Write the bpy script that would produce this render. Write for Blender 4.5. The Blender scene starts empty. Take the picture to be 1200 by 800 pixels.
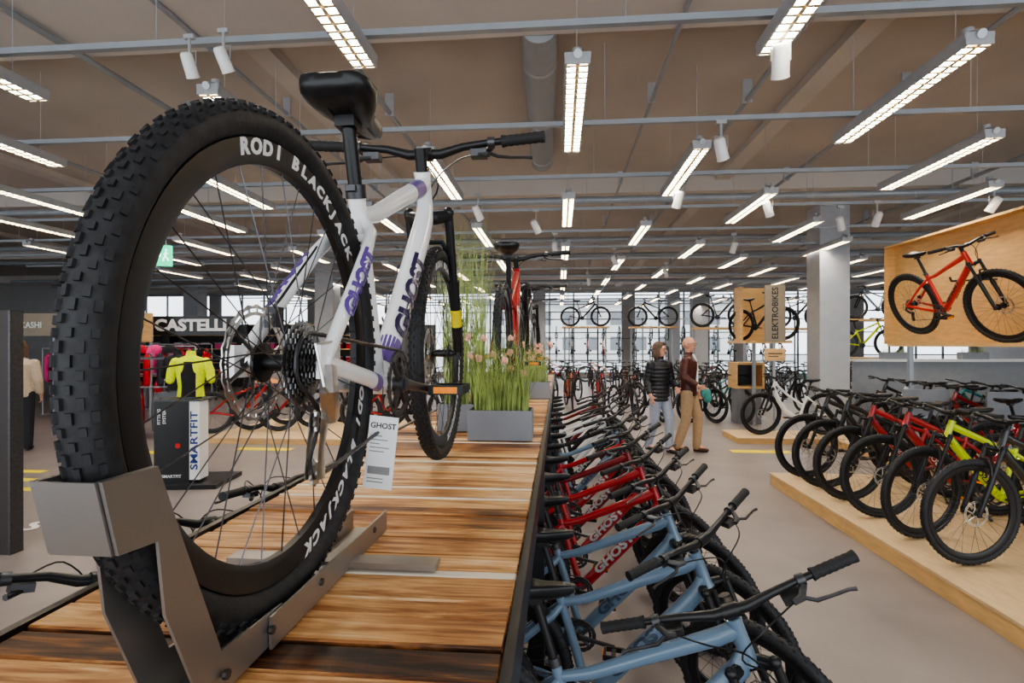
import bpy, bmesh, math, random
from mathutils import Vector, Matrix
random.seed(7)
C=bpy.context.scene.collection
PI=math.pi
TH=math.radians(4.9); ct=math.cos(TH); st=math.sin(TH)
def W(px,d):
    x=(px-600)/640*d
    return (x*ct-d*st, x*st+d*ct)
def PX(X,Y):
    d=-X*st+Y*ct
    return 600+640*(X*ct+Y*st)/d if d>0.1 else -9999
ORD=['nearest','second','third','fourth','fifth','sixth','seventh','eighth','ninth','tenth','eleventh','twelfth','thirteenth','fourteenth','fifteenth','sixteenth','seventeenth','eighteenth','nineteenth','twentieth']
OR1=['first']+ORD[1:]
# ------------------------------------------------------------ materials
def rgb(r,g,b):
    f=lambda c:((c/255+0.055)/1.055)**2.4 if c>10 else c/255/12.92
    return (f(r),f(g),f(b))
def mat(name,col=(.5,.5,.5),rough=.5,metal=0,emit=0,noise=0,ns=20,coat=0,bump=0,objcol=False,stretch=None):
    m=bpy.data.materials.new(name); m.use_nodes=True
    nt=m.node_tree; N=nt.nodes; L=nt.links; b=N['Principled BSDF']
    b.inputs['Roughness'].default_value=rough; b.inputs['Metallic'].default_value=metal
    b.inputs['Coat Weight'].default_value=coat
    src=None
    if objcol:
        oi=N.new('ShaderNodeObjectInfo'); src=oi.outputs['Color']
    else:
        b.inputs['Base Color'].default_value=(*col,1)
    if noise or bump:
        tc=N.new('ShaderNodeTexCoord'); mp=N.new('ShaderNodeMapping')
        if stretch: mp.inputs['Scale'].default_value=stretch
        L.new(tc.outputs['Object'],mp.inputs['Vector'])
        nz=N.new('ShaderNodeTexNoise'); nz.inputs['Scale'].default_value=ns; nz.inputs['Detail'].default_value=5
        L.new(mp.outputs['Vector'],nz.inputs['Vector'])
        if noise:
            mx=N.new('ShaderNodeMix'); mx.data_type='RGBA'; mx.blend_type='MULTIPLY'
            mx.inputs[0].default_value=1
            if src: L.new(src,mx.inputs[6])
            else: mx.inputs[6].default_value=(*col,1)
            mr=N.new('ShaderNodeMapRange'); mr.inputs[1].default_value=.3; mr.inputs[2].default_value=.7
            mr.inputs[3].default_value=1-noise; mr.inputs[4].default_value=1+noise
            L.new(nz.outputs['Fac'],mr.inputs[0]); L.new(mr.outputs[0],mx.inputs[7])
            src=mx.outputs[2]
        if bump:
            bp=N.new('ShaderNodeBump'); bp.inputs['Strength'].default_value=bump; bp.inputs['Distance'].default_value=.01
            L.new(nz.outputs['Fac'],bp.inputs['Height']); L.new(bp.outputs['Normal'],b.inputs['Normal'])
    if src: L.new(src,b.inputs['Base Color'])
    if emit:
        b.inputs['Emission Color'].default_value=(*col,1); b.inputs['Emission Strength'].default_value=emit
    return m
rubber=mat('tyre rubber',(.022,.022,.024),.6,noise=.35,ns=60,bump=.15)
black=mat('black satin paint',(.013,.013,.014),.33,noise=.1,ns=30)
grip=mat('grip rubber',(.02,.02,.02),.7,noise=.2,ns=120,bump=.2)
alu=mat('brushed aluminium',(.66,.65,.63),.28,1,noise=.15,ns=40)
steel=mat('satin grey steel',(.36,.34,.32),.40,.8,noise=.05,ns=3)
dsteel=mat('dark steel',(.10,.10,.105),.4,.8,noise=.15,ns=40)
spokem=mat('spoke steel',(.13,.13,.14),.35,.9,noise=.05,ns=10)
paint=mat('frame paint',objcol=True,rough=.3,coat=.6,noise=.04,ns=8)
cloth=mat('coloured cloth',objcol=True,rough=.85,noise=.15,ns=60,bump=.2)
white=mat('white paint',(.82,.82,.81),.4,noise=.03,ns=10)
whitedec=mat('white lettering',(.8,.8,.8),.5,noise=.02,ns=10)
blackdec=mat('black lettering',(.02,.02,.02),.4,noise=.05,ns=10)
greydec=mat('grey print',(.25,.25,.25),.5,noise=.05,ns=10)
purple=mat('purple decal',rgb(98,72,150),.4,noise=.03,ns=10,coat=.4)
amber=mat('amber reflector',(.9,.28,.02),.25,noise=.1,ns=60,emit=.15)
yellowtape=mat('yellow floor tape',rgb(245,222,20),.5,noise=.06,ns=12)
ply=mat('pine plywood',rgb(216,176,120),.5,noise=.13,ns=5,stretch=(1,1,5))
plyd=mat('pine plinth wood',rgb(218,188,146),.5,noise=.11,ns=6,stretch=(6,1,1))
grey=mat('grey planter metal',rgb(134,136,141),.45,.2,noise=.06,ns=8)
lgrey=mat('light grey metal',rgb(158,161,164),.5,.1,noise=.05,ns=8)
railm=mat('rail metal',rgb(160,166,173),.4,.25,noise=.05,ns=8)
galv=mat('fixture silver',rgb(182,184,187),.38,.35,noise=.05,ns=8)
glow=mat('lamp glow',(1,.95,.86),.5,emit=54,noise=.01,ns=3)
spotglow=mat('spot glow',(1,.95,.88),.5,emit=25,noise=.01,ns=3)
soil=mat('soil',(.03,.02,.015),.9,noise=.4,ns=60,bump=.5)
grassm=mat('grass blades',rgb(166,182,108),.6,noise=.5,ns=14)
pinkm=mat('pink flower',rgb(240,180,160),.6,noise=.2,ns=40)
darkbrown=mat('dark brown laminate',rgb(52,44,42),.5,noise=.1,ns=10)
signgrey=mat('taupe sign board',rgb(150,138,122),.6,noise=.06,ns=10)
colm=mat('column plaster',rgb(182,186,192),.75,noise=.05,ns=6)
wallm=mat('wall plaster',rgb(158,158,158),.8,noise=.05,ns=4)
winf=mat('window frame metal',rgb(120,125,130),.5,.3,noise=.05,ns=6)
green=mat('exit sign green',(.02,.60,.30),.5,emit=1.3,noise=.02,ns=5)
exitw=mat('exit sign white',(.85,.95,.92),.5,emit=1.8,noise=.02,ns=5)
blackpanel=mat('black display panel',(.014,.014,.016),.3,noise=.2,ns=4)
blueink=mat('blue lettering',rgb(35,60,130),.5,noise=.05,ns=5)
skin=mat('skin',rgb(215,160,135),.55,noise=.08,ns=30)
eyew=mat('eye',(.7,.7,.7),.2,noise=.05,ns=10)
lip=mat('lip',rgb(160,85,80),.5,noise=.05,ns=10)
hairm=mat('hair',rgb(104,82,66),.6,noise=.5,ns=50,stretch=(4,4,.6),bump=.4)
puffer=mat('black quilted nylon',(.018,.019,.024),.38,noise=.3,ns=30,bump=.2)
leather=mat('brown leather',rgb(78,34,28),.4,noise=.3,ns=25,bump=.25)
denim=mat('light denim',rgb(160,169,186),.85,noise=.2,ns=60,bump=.2)
beige=mat('beige cotton',rgb(180,152,120),.85,noise=.12,ns=50,bump=.2)
darkcl=mat('dark trousers',(.02,.02,.028),.85,noise=.2,ns=50)
shoem=mat('brown shoe',rgb(90,58,38),.55,noise=.2,ns=40)
shoeb=mat('black shoe',(.02,.02,.02),.5,noise=.2,ns=40)
tealm=mat('teal cloth',rgb(70,140,135),.7,noise=.2,ns=40)
palefab=mat('beige knit',rgb(190,172,152),.85,noise=.15,ns=60,bump=.2)
ringm=mat('concrete ceiling',rgb(192,184,176),.9,noise=.08,ns=.9,bump=.05)
beamm=mat('concrete beam',rgb(204,198,192),.9,noise=.05,ns=1.2,bump=.05)
floorm=mat('floor vinyl',rgb(138,129,126),.36,noise=.12,ns=1.6)
def wood_planks():
    m=bpy.data.materials.new('burnt plank wood'); m.use_nodes=True
    nt=m.node_tree;N=nt.nodes;L=nt.links;b=N['Principled BSDF']; b.inputs['Roughness'].default_value=.45
    tc=N.new('ShaderNodeTexCoord'); mp=N.new('ShaderNodeMapping'); mp.inputs['Scale'].default_value=(2.6,30,10)
    geo=N.new('ShaderNodeNewGeometry'); add=N.new('ShaderNodeVectorMath'); add.operation='ADD'
    sc=N.new('ShaderNodeVectorMath'); sc.operation='SCALE'; sc.inputs['Scale'].default_value=37
    cmb=N.new('ShaderNodeCombineXYZ')
    L.new(geo.outputs['Random Per Island'],cmb.inputs[0]); L.new(geo.outputs['Random Per Island'],cmb.inputs[1])
    L.new(cmb.outputs[0],sc.inputs[0]); L.new(tc.outputs['Object'],mp.inputs['Vector'])
    L.new(mp.outputs[0],add.inputs[0]); L.new(sc.outputs[0],add.inputs[1])
    n1=N.new('ShaderNodeTexNoise'); n1.inputs['Scale'].default_value=1.5; n1.inputs['Detail'].default_value=11; n1.inputs['Roughness'].default_value=.68; n1.inputs['Distortion'].default_value=.8
    L.new(add.outputs[0],n1.inputs['Vector'])
    n2=N.new('ShaderNodeTexNoise'); n2.inputs['Scale'].default_value=3.8; n2.inputs['Detail'].default_value=3
    L.new(tc.outputs['Object'],n2.inputs['Vector'])
    def mad(a,k,c):
        q=N.new('ShaderNodeMath'); q.operation='MULTIPLY_ADD'; q.inputs[1].default_value=k; L.new(a,q.inputs[0])
        if c is None: q.inputs[2].default_value=0
        else: L.new(c,q.inputs[2])
        return q.outputs[0]
    v=mad(n1.outputs['Fac'],1.35,None); v=mad(n2.outputs['Fac'],.75,v); v=mad(geo.outputs['Random Per Island'],.46,v)
    cr=N.new('ShaderNodeValToRGB'); e=cr.color_ramp.elements
    mr=N.new('ShaderNodeMapRange'); mr.inputs[1].default_value=.84; mr.inputs[2].default_value=1.72; L.new(v,mr.inputs[0])
    e[0].position=.0; e[0].color=(*rgb(30,17,10),1); e[1].position=1.0; e[1].color=(*rgb(246,222,184),1)
    x=e.new(.22); x.color=(*rgb(88,52,28),1); x=e.new(.45); x.color=(*rgb(166,108,58),1); x=e.new(.7); x.color=(*rgb(220,170,112),1)
    L.new(mr.outputs[0],cr.inputs[0]); L.new(cr.outputs[0],b.inputs['Base Color'])
    bp=N.new('ShaderNodeBump'); bp.inputs['Strength'].default_value=.4; bp.inputs['Distance'].default_value=.004
    L.new(n1.outputs['Fac'],bp.inputs['Height']); L.new(bp.outputs['Normal'],b.inputs['Normal'])
    return m
plankm=wood_planks()
palegap=mat('pale gap reflection',rgb(232,222,204),.5,noise=.1,ns=8,stretch=(2,20,1))  # pale colour stands in for light reflected in the deck gaps
# ------------------------------------------------------------ mesh builder
class MB:
    def __init__(s): s.v=[];s.f=[];s.m=[];s.mi=0
    def add(s,vs,fs):
        o=len(s.v); s.v+=[tuple(v) for v in vs]; s.f+=[tuple(i+o for i in f) for f in fs]; s.m+=[s.mi]*len(fs); return s
    def box(s,c,size,ax=None):
        c=Vector(c); h=[k/2 for k in size]
        X,Y,Z=ax if ax else (Vector((1,0,0)),Vector((0,1,0)),Vector((0,0,1)))
        vs=[c+X*h[0]*i+Y*h[1]*j+Z*h[2]*k for k in(-1,1) for j in(-1,1) for i in(-1,1)]
        return s.add(vs,[(0,2,3,1),(4,5,7,6),(0,1,5,4),(2,6,7,3),(0,4,6,2),(1,3,7,5)])
    def b(s,x0,x1,y0,y1,z0,z1): return s.box(((x0+x1)/2,(y0+y1)/2,(z0+z1)/2),(abs(x1-x0),abs(y1-y0),abs(z1-z0)))
    def tube(s,pts,r,n=8,closed=False,sq=1.0,ref=(0,1,0),cap=True):
        P=[Vector(p) for p in pts]; k=len(P)
        R=r if isinstance(r,(list,tuple)) else [r]*k
        T=[]
        for i in range(k):
            if closed: t=P[(i+1)%k]-P[i-1]
            else: t=P[min(i+1,k-1)]-P[max(i-1,0)]
            T.append(t.normalized() if t.length>0 else Vector((0,0,1)))
        a=Vector(ref); a=a-T[0]*a.dot(T[0])
        if a.length<.05: a=Vector((1,0,0)) ; a=a-T[0]*a.dot(T[0])
        if a.length<.05: a=Vector((0,0,1)); a=a-T[0]*a.dot(T[0])
        a.normalize(); vs=[]
        for i in range(k):
            a=a-T[i]*a.dot(T[i]); a.normalize(); bb=T[i].cross(a)
            for j in range(n):
                an=2*PI*j/n
                vs.append(P[i]+a*R[i]*sq*math.cos(an)+bb*R[i]*math.sin(an))
        fs=[]
        for i in range(k if closed else k-1):
            i2=(i+1)%k
            for j in range(n):
                j2=(j+1)%n
                fs.append((i*n+j,i*n+j2,i2*n+j2,i2*n+j))
        if cap and not closed:
            fs.append(tuple(range(n-1,-1,-1))); fs.append(tuple((k-1)*n+j for j in range(n)))
        return s.add(vs,fs)
    def lathe(s,prof,c=(0,0,0),seg=32,closed=True,axis='y'):
        c=Vector(c); n=len(prof); vs=[]
        for i in range(seg):
            a=2*PI*i/seg; ca,sa=math.cos(a),math.sin(a)
            for r,h in prof:
                if axis=='y': vs.append(c+Vector((r*ca,h,r*sa)))
                else: vs.append(c+Vector((r*ca,r*sa,h)))
        fs=[]
        for i in range(seg):
            i2=(i+1)%seg
            for j in range(n if closed else n-1):
                j2=(j+1)%n
                fs.append((i*n+j,i*n+j2,i2*n+j2,i2*n+j) if axis=='y' else (i*n+j,i2*n+j,i2*n+j2,i*n+j2))
        return s.add(vs,fs)
    def disc(s,r,h0,h1,c=(0,0,0),seg=24,axis='y'):
        return s.lathe([(.0003,h0),(r,h0),(r,h1),(.0003,h1)],c,seg,True,axis)
    def ball(s,c,r,n=12):
        c=Vector(c); rr=r if isinstance(r,(tuple,list)) else (r,r,r)
        vs=[c+Vector((0,0,-rr[2]))]; m=max(4,n//2+1)
        for i in range(1,m):
            ph=-PI/2+PI*i/m
            for j in range(n):
                a=2*PI*j/n
                vs.append(c+Vector((rr[0]*math.cos(ph)*math.cos(a),rr[1]*math.cos(ph)*math.sin(a),rr[2]*math.sin(ph))))
        vs.append(c+Vector((0,0,rr[2]))); fs=[]
        for j in range(n): fs.append((0,1+(j+1)%n,1+j))
        for i in range(m-2):
            for j in range(n):
                fs.append((1+i*n+j,1+i*n+(j+1)%n,1+(i+1)*n+(j+1)%n,1+(i+1)*n+j))
        t=len(vs)-1
        for j in range(n): fs.append((t,1+(m-2)*n+j,1+(m-2)*n+(j+1)%n))
        return s.add(vs,fs)
    def gear(s,c,r,hole,teeth,th,dep=.004):
        c=Vector(c); N=teeth*2; vs=[]
        for y in (-th/2,th/2):
            for i in range(N):
                a=2*PI*i/N; q=r if i%2==0 else r-dep
                vs.append(c+Vector((q*math.cos(a),y,q*math.sin(a))))
            for i in range(N):
                a=2*PI*i/N
                vs.append(c+Vector((hole*math.cos(a),y,hole*math.sin(a))))
        fs=[]
        for i in range(N):
            k=(i+1)%N
            fs+= [(i,k,N+k,N+i),(2*N+i,3*N+i,3*N+k,2*N+k),(i,2*N+i,2*N+k,k),(N+i,N+k,3*N+k,3*N+i)]
        return s.add(vs,fs)
    def loft(s,secs,n=14,pw=1.0):
        vs=[]
        for c,ax,ay in secs:
            for j in range(n):
                a=2*PI*j/n; ca,sa=math.cos(a),math.sin(a)
                vs.append((c[0]+ax*math.copysign(abs(ca)**pw,ca),c[1]+ay*math.copysign(abs(sa)**pw,sa),c[2]))
        fs=[]
        k=len(secs)
        for i in range(k-1):
            for j in range(n):
                fs.append((i*n+j,i*n+(j+1)%n,(i+1)*n+(j+1)%n,(i+1)*n+j))
        fs.append(tuple(range(n-1,-1,-1))); fs.append(tuple((k-1)*n+j for j in range(n)))
        return s.add(vs,fs)
    def limb(s,pts,rs,n=12):
        s.tube(pts,rs,n)
        for p,r in zip(pts,rs): s.ball(p,r*.98,n)
        return s
    def join(s,o,R=None):
        s.add([R@Vector(v) for v in o.v] if R else o.v,o.f); return s
    def mesh(s,name,mats,sharp=38,smooth=True):
        me=bpy.data.meshes.new(name); me.from_pydata(s.v,[],s.f)
        if not isinstance(mats,(list,tuple)): mats=[mats]
        for m in mats: me.materials.append(m)
        me.polygons.foreach_set('material_index',s.m)
        if smooth:
            me.polygons.foreach_set('use_smooth',[True]*len(s.f))
            me.update(); me.set_sharp_from_angle(angle=math.radians(sharp))
        me.update(); return me
def ob(name,me,parent=None,mx=None,color=None):
    o=bpy.data.objects.new(name,me); C.objects.link(o)
    if parent: o.parent=parent
    if mx is not None: o.matrix_local=mx
    if color: o.color=(*color,1)
    return o
def part(name,mb,mats,parent,mx=None,color=None,sharp=38): return ob(name,mb.mesh(name,mats,sharp),parent,mx,color)
def tag(o,label,cat,group=None):
    o['label']=label;o['category']=cat
    if group:o['group']=group
    return o
def thing(name,label,cat,loc=(0,0,0),rz=0,group=None):
    o=bpy.data.objects.new(name,None); C.objects.link(o); o.location=loc; o.rotation_euler=(0,0,rz); o.empty_display_size=.1
    return tag(o,label,cat,group)
def struct(name,mb,mats):
    o=ob(name,mb.mesh(name,mats)); o['kind']='structure'; return o
def axmx(o,x,y):
    x=Vector(x).normalized(); y=Vector(y).normalized(); z=x.cross(y)
    m=Matrix((x,y,z)).transposed().to_4x4(); m.translation=Vector(o); return m
TX={}
def tbase(s):
    if s in TX: return TX[s]
    cu=bpy.data.curves.new('t','FONT'); cu.body=s.rstrip('*'); cu.size=1; cu.extrude=.015; cu.offset=.045 if s.endswith('*') else .018; cu.resolution_u=3
    cu.align_x='CENTER'; cu.align_y='CENTER'
    o=bpy.data.objects.new('t',cu); C.objects.link(o)
    dg=bpy.context.evaluated_depsgraph_get()
    me=bpy.data.meshes.new_from_object(o.evaluated_get(dg)); bpy.data.objects.remove(o)
    me.materials.clear(); TX[s]=me; return me
for s_ in ['GHOST','GHOST*','CASTELLI*','KASHI','SMARTFIT','FITTING','SYSTEM','ELEKTROBIKES','S']+[c+'*' for c in 'RODIBLACKJ']: tbase(s_)
def tmesh(s,size,m,sx=1.0,thick=1.0):
    me=tbase(s).copy(); me.transform(Matrix.Diagonal((size*sx,size,size*thick,1))); me.materials.append(m); return me
def wraptext(s,A,Bp,r,size,sx,phi0,m,side=-1):
    A=Vector(A);Bp=Vector(Bp); d=(Bp-A).normalized(); n0=Vector((-d.z,0,d.x)); sd=Vector((0,side,0))
    bm=bmesh.new(); bm.from_mesh(tbase(s)); bmesh.ops.triangulate(bm,faces=bm.faces[:])
    for _ in range(2): bmesh.ops.subdivide_edges(bm,edges=bm.edges[:],cuts=1,use_grid_fill=True)
    mid=(A+Bp)/2
    for v in bm.verts:
        u,w,h=v.co; ph=phi0+w*size/r
        v.co=mid+d*(u*size*sx)+(sd*math.cos(ph)+n0*math.sin(ph))*(r+.0006+(.0006 if h>0 else -.002))
    me=bpy.data.meshes.new('wrapped'); bm.to_mesh(me); bm.free(); me.materials.append(m); return me
# ------------------------------------------------------------ bike geometry
RH=Vector((0,0,.372)); FH=Vector((1.10,0,.372)); BB=Vector((.43,0,.31))
U=Vector((-.36,0,.933)).normalized(); FW=Vector((.933,0,.36)).normalized()
HTb=FH+U*.475-FW*.042; HTt=HTb+U*.14
def steer(a): return Matrix.Translation(HTb)@Matrix.Rotation(a,4,U)@Matrix.Translation(-HTb)
def tyre_mb(lod):
    mb=MB(); seg={'hero':110,'mid':48,'far':26}[lod]; n={'hero':16,'mid':10,'far':6}[lod]
    rs=.0225 if lod!='far' else .025; rc_=.3455
    mb.lathe([(rc_+rs*math.cos(2*PI*k/n),rs*math.sin(2*PI*k/n)) for k in range(n)],seg=seg)
    if lod!='far':
        N=92 if lod=='hero' else 54
        rows=[(11,0),(-11,.5),(33,.5),(-33,0),(57,0),(-57,.5)] if lod=='hero' else [(16,0),(-16,.5),(52,.5),(-52,0)]
        for ph,of in rows:
            p=math.radians(ph)
            for i in range(N):
                t=2*PI*(i+of)/N
                er=Vector((math.cos(t),0,math.sin(t))); ey=Vector((0,1,0)); tg=Vector((-math.sin(t),0,math.cos(t)))
                n_=er*math.cos(p)+ey*math.sin(p); s_=-er*math.sin(p)+ey*math.cos(p)
                mb.box(er*rc_+n_*(rs+.0002),((.0105 if i%2 else .008),.006,.0055),(tg,s_,n_))
    return mb
def rim_mb(lod):
    return MB().lathe([(.324,-.0115),(.326,.0),(.324,.0115),(.300,.011),(.289,.006),(.289,-.006),(.300,-.011)],seg={'hero':72,'mid':40,'far':24}[lod])
def spokes_mb(lod):
    mb=MB(); N={'hero':32,'mid':28,'far':14}[lod]; r={'hero':.0011,'mid':.0012,'far':.0018}[lod]
    for i in range(N):
        a=2*PI*i/N; sd=1 if i%2 else -1; tw=(1 if (i//2)%2 else -1)*1.15
        p0=Vector((.026*math.cos(a+tw),sd*.03,.026*math.sin(a+tw))); p1=Vector((.291*math.cos(a),0,.291*math.sin(a)))
        mb.tube([p0,p1],r,4 if lod=='hero' else 3,cap=False)
    return mb
def hub_mb():
    return MB().lathe([(.0003,-.062),(.008,-.062),(.008,-.045),(.013,-.04),(.014,-.034),(.031,-.033),(.031,-.028),(.014,-.024),(.013,.024),(.031,.028),(.031,.033),(.014,.034),(.012,.045),(.008,.05),(.008,.062),(.0003,.062)],seg=20,closed=False)
def rotor_mb(n=24):
    mb=MB(); c=(0,.040,0)
    mb.gear(c,.090,.0835,n,.0022,.003); mb.gear(c,.079,.073,n,.0022,.001)
    for i in range(n):
        a=2*PI*i/n
        mb.box((.081*math.cos(a),.040,.081*math.sin(a)),(.011,.002,.004),(Vector((math.cos(a),0,math.sin(a))),Vector((0,1,0)),Vector((-math.sin(a),0,math.cos(a)))))
    for i in range(6):
        a=2*PI*i/6
        mb.tube([(.022*math.cos(a),.040,.022*math.sin(a)),(.05*math.cos(a+.3),.040,.05*math.sin(a+.3)),(.075*math.cos(a+.35),.040,.075*math.sin(a+.35))],[.006,.004,.004],4,sq=.4)
    mb.disc(.026,.036,.044,seg=16); return mb
def cassette_mb():
    mb=MB(); rs=[.066,.059,.053,.047,.042,.037,.033,.029,.025]
    for i,r in enumerate(rs): mb.gear((0,-.034-.0038*i,0),r,r-.012,int(r*560),.0018,.0045)
    mb.disc(.016,-.07,-.03,seg=16); return mb
K={}
def bk(lod):
    if lod in K: return K[lod]
    D={}; n={'hero':18,'mid':10,'far':6}[lod]; far=lod=='far'
    D['tyre']=tyre_mb(lod).mesh('tyre',rubber,50); D['rim']=rim_mb(lod).mesh('rim',black); D['spokes']=spokes_mb(lod).mesh('spokes',spokem)
    if far:
        w=MB(); w.join(tyre_mb('far')); w.mi=1; w.join(rim_mb('far')); w.mi=2; w.join(spokes_mb('far')); w.mi=1; w.disc(.03,-.035,.035,seg=8)
        D['wheel']=w.mesh('wheel',[rubber,black,spokem])
    D['hub']=hub_mb().mesh('hub',black)
    D['rotor']=rotor_mb(24 if lod=='hero' else 14).mesh('rotor',alu)
    if not far: D['cassette']=cassette_mb().mesh('cassette',[mat('cassette steel',(.30,.30,.30),.3,1,noise=.2,ns=40) if lod=='hero' else dsteel])
    def stays(f):
        for s in(-1,1):
            f.tube([(.415,s*.03,.31),(.33,s*.042,.316),(.22,s*.058,.335),(.0,s*.068,.372)],[.018,.018,.016,.014],n,sq=.7)
            f.tube([(.318,s*.012,.665),(.285,s*.038,.63),(.22,s*.052,.575),(.10,s*.062,.465),(.005,s*.068,.378)],[.014,.015,.0145,.014,.013],n,sq=.8)
            f.box((.0,s*.068,.374),(.040,.008,.050))
        f.tube([(.27,-.045,.615),(.27,.045,.615)],.009,8)
        f.tube([(.345,-.044,.318),(.345,.044,.318)],.010,8)
    f=MB()
    f.tube([BB+Vector((0,-.037,0)),BB+Vector((0,.037,0))],.024,n)
    f.tube([BB,(.375,0,.49),(.30,0,.725)],[.020,.0185,.018],n)
    f.tube([HTt-U*.035,(.80,0,.868),(.62,0,.79),(.42,0,.70),(.318,0,.672)],[.026,.027,.024,.020,.017],n,sq=.9)
    f.tube([HTb+U*.035,(.86,0,.785),(.80,0,.71),(.62,0,.51),(.47,0,.345),BB],[.027,.032,.034,.033,.031,.026],n,sq=.9)
    f.tube([HTb,HTb+U*.02,HTt-U*.02,HTt],[.028,.024,.024,.027],n)
    stays(f); D['frame']=f.mesh('frame',paint)
    e=MB()
    e.tube([BB+Vector((0,-.045,0)),BB+Vector((0,.045,0))],.05,n)
    e.tube([BB,(.375,0,.49),(.31,0,.66)],[.026,.022,.019],n)
    e.tube([HTb+U*.03,(.86,0,.76),(.80,0,.60),(.68,0,.42),(.52,0,.32),BB],[.03,.036,.040,.040,.038,.035],n,sq=.85)
    e.tube([HTt-U*.02,(.80,0,.84),(.62,0,.68),(.45,0,.56),(.36,0,.52)],[.022,.022,.02,.018,.016],n)
    e.tube([HTb,HTt],[.028,.028],n)
    stays(e); D['eframe']=e.mesh('eframe',paint)
    k=MB(); c0=HTb
    k.tube([c0-U*.005,HTt+U*.03],.014,n)
    for s in(-1,1):
        o=Vector((0,s*.064,0))
        k.tube([FH+o-U*.012,FH+o+U*.02,FH+o+U*.22,FH+o+U*.26],[.010,.016,.0185,.020],n)
        k.tube([FH+o+U*.25,FH+o+U*.48],.0145,n)
        k.box(FH+o,(.03,.012,.04))
        k.ball(FH+o+U*.485,.019,8)
    top=FH+U*.475
    k.tube([top+Vector((0,-.064,0)),c0+Vector((0,-.03,0)),c0+Vector((0,.03,0)),top+Vector((0,.064,0))],[.018,.021,.021,.018],n)
    k.tube([FH+Vector((0,-.064,0))+U*.25,FH+Vector((0,-.056,0))+U*.33+FW*.03,FH+Vector((0,-.03,0))+U*.385+FW*.035,FH+Vector((0,.03,0))+U*.385+FW*.035,FH+Vector((0,.056,0))+U*.33+FW*.03,FH+Vector((0,.064,0))+U*.25],.009,8)
    D['fork']=k.mesh('fork',black)
    sc=HTb+U*.19; bc=Vector((sc.x+.058,0,sc.z+.02))
    t=MB(); t.tube([HTt,sc+U*.018],.0175,n); t.tube([sc,bc],[.019,.017],n); t.tube([bc+Vector((0,-.024,0)),bc+Vector((0,.024,0))],.021,n)
    D['stem']=t.mesh('stem',black)
    h=MB(); pts=[]
    for y,dx,dz in[(-.372,-.035,.030),(-.2,-.012,.026),(-.12,0,.02),(-.05,0,0),(.05,0,0),(.12,0,.02),(.2,-.012,.026),(.372,-.035,.030)]: pts.append(bc+Vector((dx,y,dz)))
    h.tube(pts,[.011,.011,.0125,.0158,.0158,.0125,.011,.011],n,ref=(0,0,1))
    if far:
        for s in(-1,1):
            h.tube([bc+Vector((-.014,s*.24,.027)),bc+Vector((-.036,s*.378,.03))],.016,6,ref=(0,0,1))
            h.tube([bc+Vector((.02,s*.18,.01)),bc+Vector((.035,s*.28,.0))],.006,4,ref=(0,0,1))
    D['bar']=h.mesh('bar',black)
    for s,nm in((-1,'R'),(1,'L')):
        if far: break
        g=MB(); L_=[]; rr=[]
        for i in range(15):
            q=i/14; L_.append(bc+Vector((-.018-.018*q,s*(.245+.13*q),.0265+.0035*q))); rr.append(.0158+(.0016 if i%2 else 0))
        rr[0]=.019; rr[-1]=.018
        g.tube(L_,rr,n,ref=(0,0,1)); D['grip'+nm]=g.mesh('grip',grip,60)
        l=MB()
        l.tube([bc+Vector((-.012,s*.20,.026)),bc+Vector((-.012,s*.222,.026))],.0175,n,ref=(0,0,1))
        l.tube([bc+Vector((.005,s*.212,.022)),bc+Vector((.035,s*.19,.012)),bc+Vector((.042,s*.165,.010))],[.009,.011,.008],8,ref=(0,0,1))
        l.tube([bc+Vector((.034,s*.195,.012)),bc+Vector((.048,s*.225,.004)),bc+Vector((.038,s*.27,-.004)),bc+Vector((.030,s*.315,-.008)),bc+Vector((.034,s*.335,-.008))],[.006,.006,.005,.005,.006],6,ref=(0,0,1))
        l.box(bc+Vector((.005,s*.17,-.002)),(.04,.05,.022)); l.tube([bc+Vector((-.01,s*.17,-.008)),bc+Vector((-.028,s*.205,-.016))],[.006,.009],6)
        D['lever'+nm]=l.mesh('lever',dsteel)
        cb=MB()
        if s<0: cp=[bc+Vector((.042,-.165,.010)),bc+Vector((.11,-.09,.02)),bc+Vector((.10,-.01,-.05)),HTb+Vector((.05,.03,.02)),HTb+Vector((-.02,.033,-.05))]
        else: cp=[bc+Vector((.042,.165,.010)),bc+Vector((.12,.06,.03)),bc+Vector((.10,-.02,-.07)),HTb+Vector((.06,.05,-.03)),FH+Vector((-.05,.075,.12))]
        fine=[]
        for i in range(len(cp)-1):
            p0=cp[max(i-1,0)];p1=cp[i];p2=cp[i+1];p3=cp[min(i+2,len(cp)-1)]
            for q in range(5):
                u=q/5; fine.append(.5*((2*p1)+(p2-p0)*u+(2*p0-5*p1+4*p2-p3)*u*u+(-p0+3*p1-3*p2+p3)*u**3))
        fine.append(cp[-1]); cb.tube(fine,.0026,5); D['cable'+nm]=cb.mesh('cable',black)
    sp=MB(); sd=Vector((-.299,0,.954)); s0=Vector((.30,0,.725))
    sp.tube([s0-sd*.05,s0+sd*.195],.0145,n); sp.box(s0+sd*.20,(.045,.04,.026))
    D['post']=sp.mesh('post',black)
    co=MB().tube([s0-sd*.02,s0+sd*.008],.0212,n); co.box(s0+Vector((-.022,0,-.006)),(.014,.02,.012)); D['collar']=co.mesh('collar',dsteel)
    q=MB(); zc=.955; prof=[(.098,.030,.012),(.104,.058,.020),(.125,.070,.026),(.155,.073,.028),(.19,.062,.028),(.225,.044,.027),(.26,.031,.026),(.31,.023,.024),(.35,.018,.020),(.368,.011,.012)]
    vs=[];m_=16 if not far else 8
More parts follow.
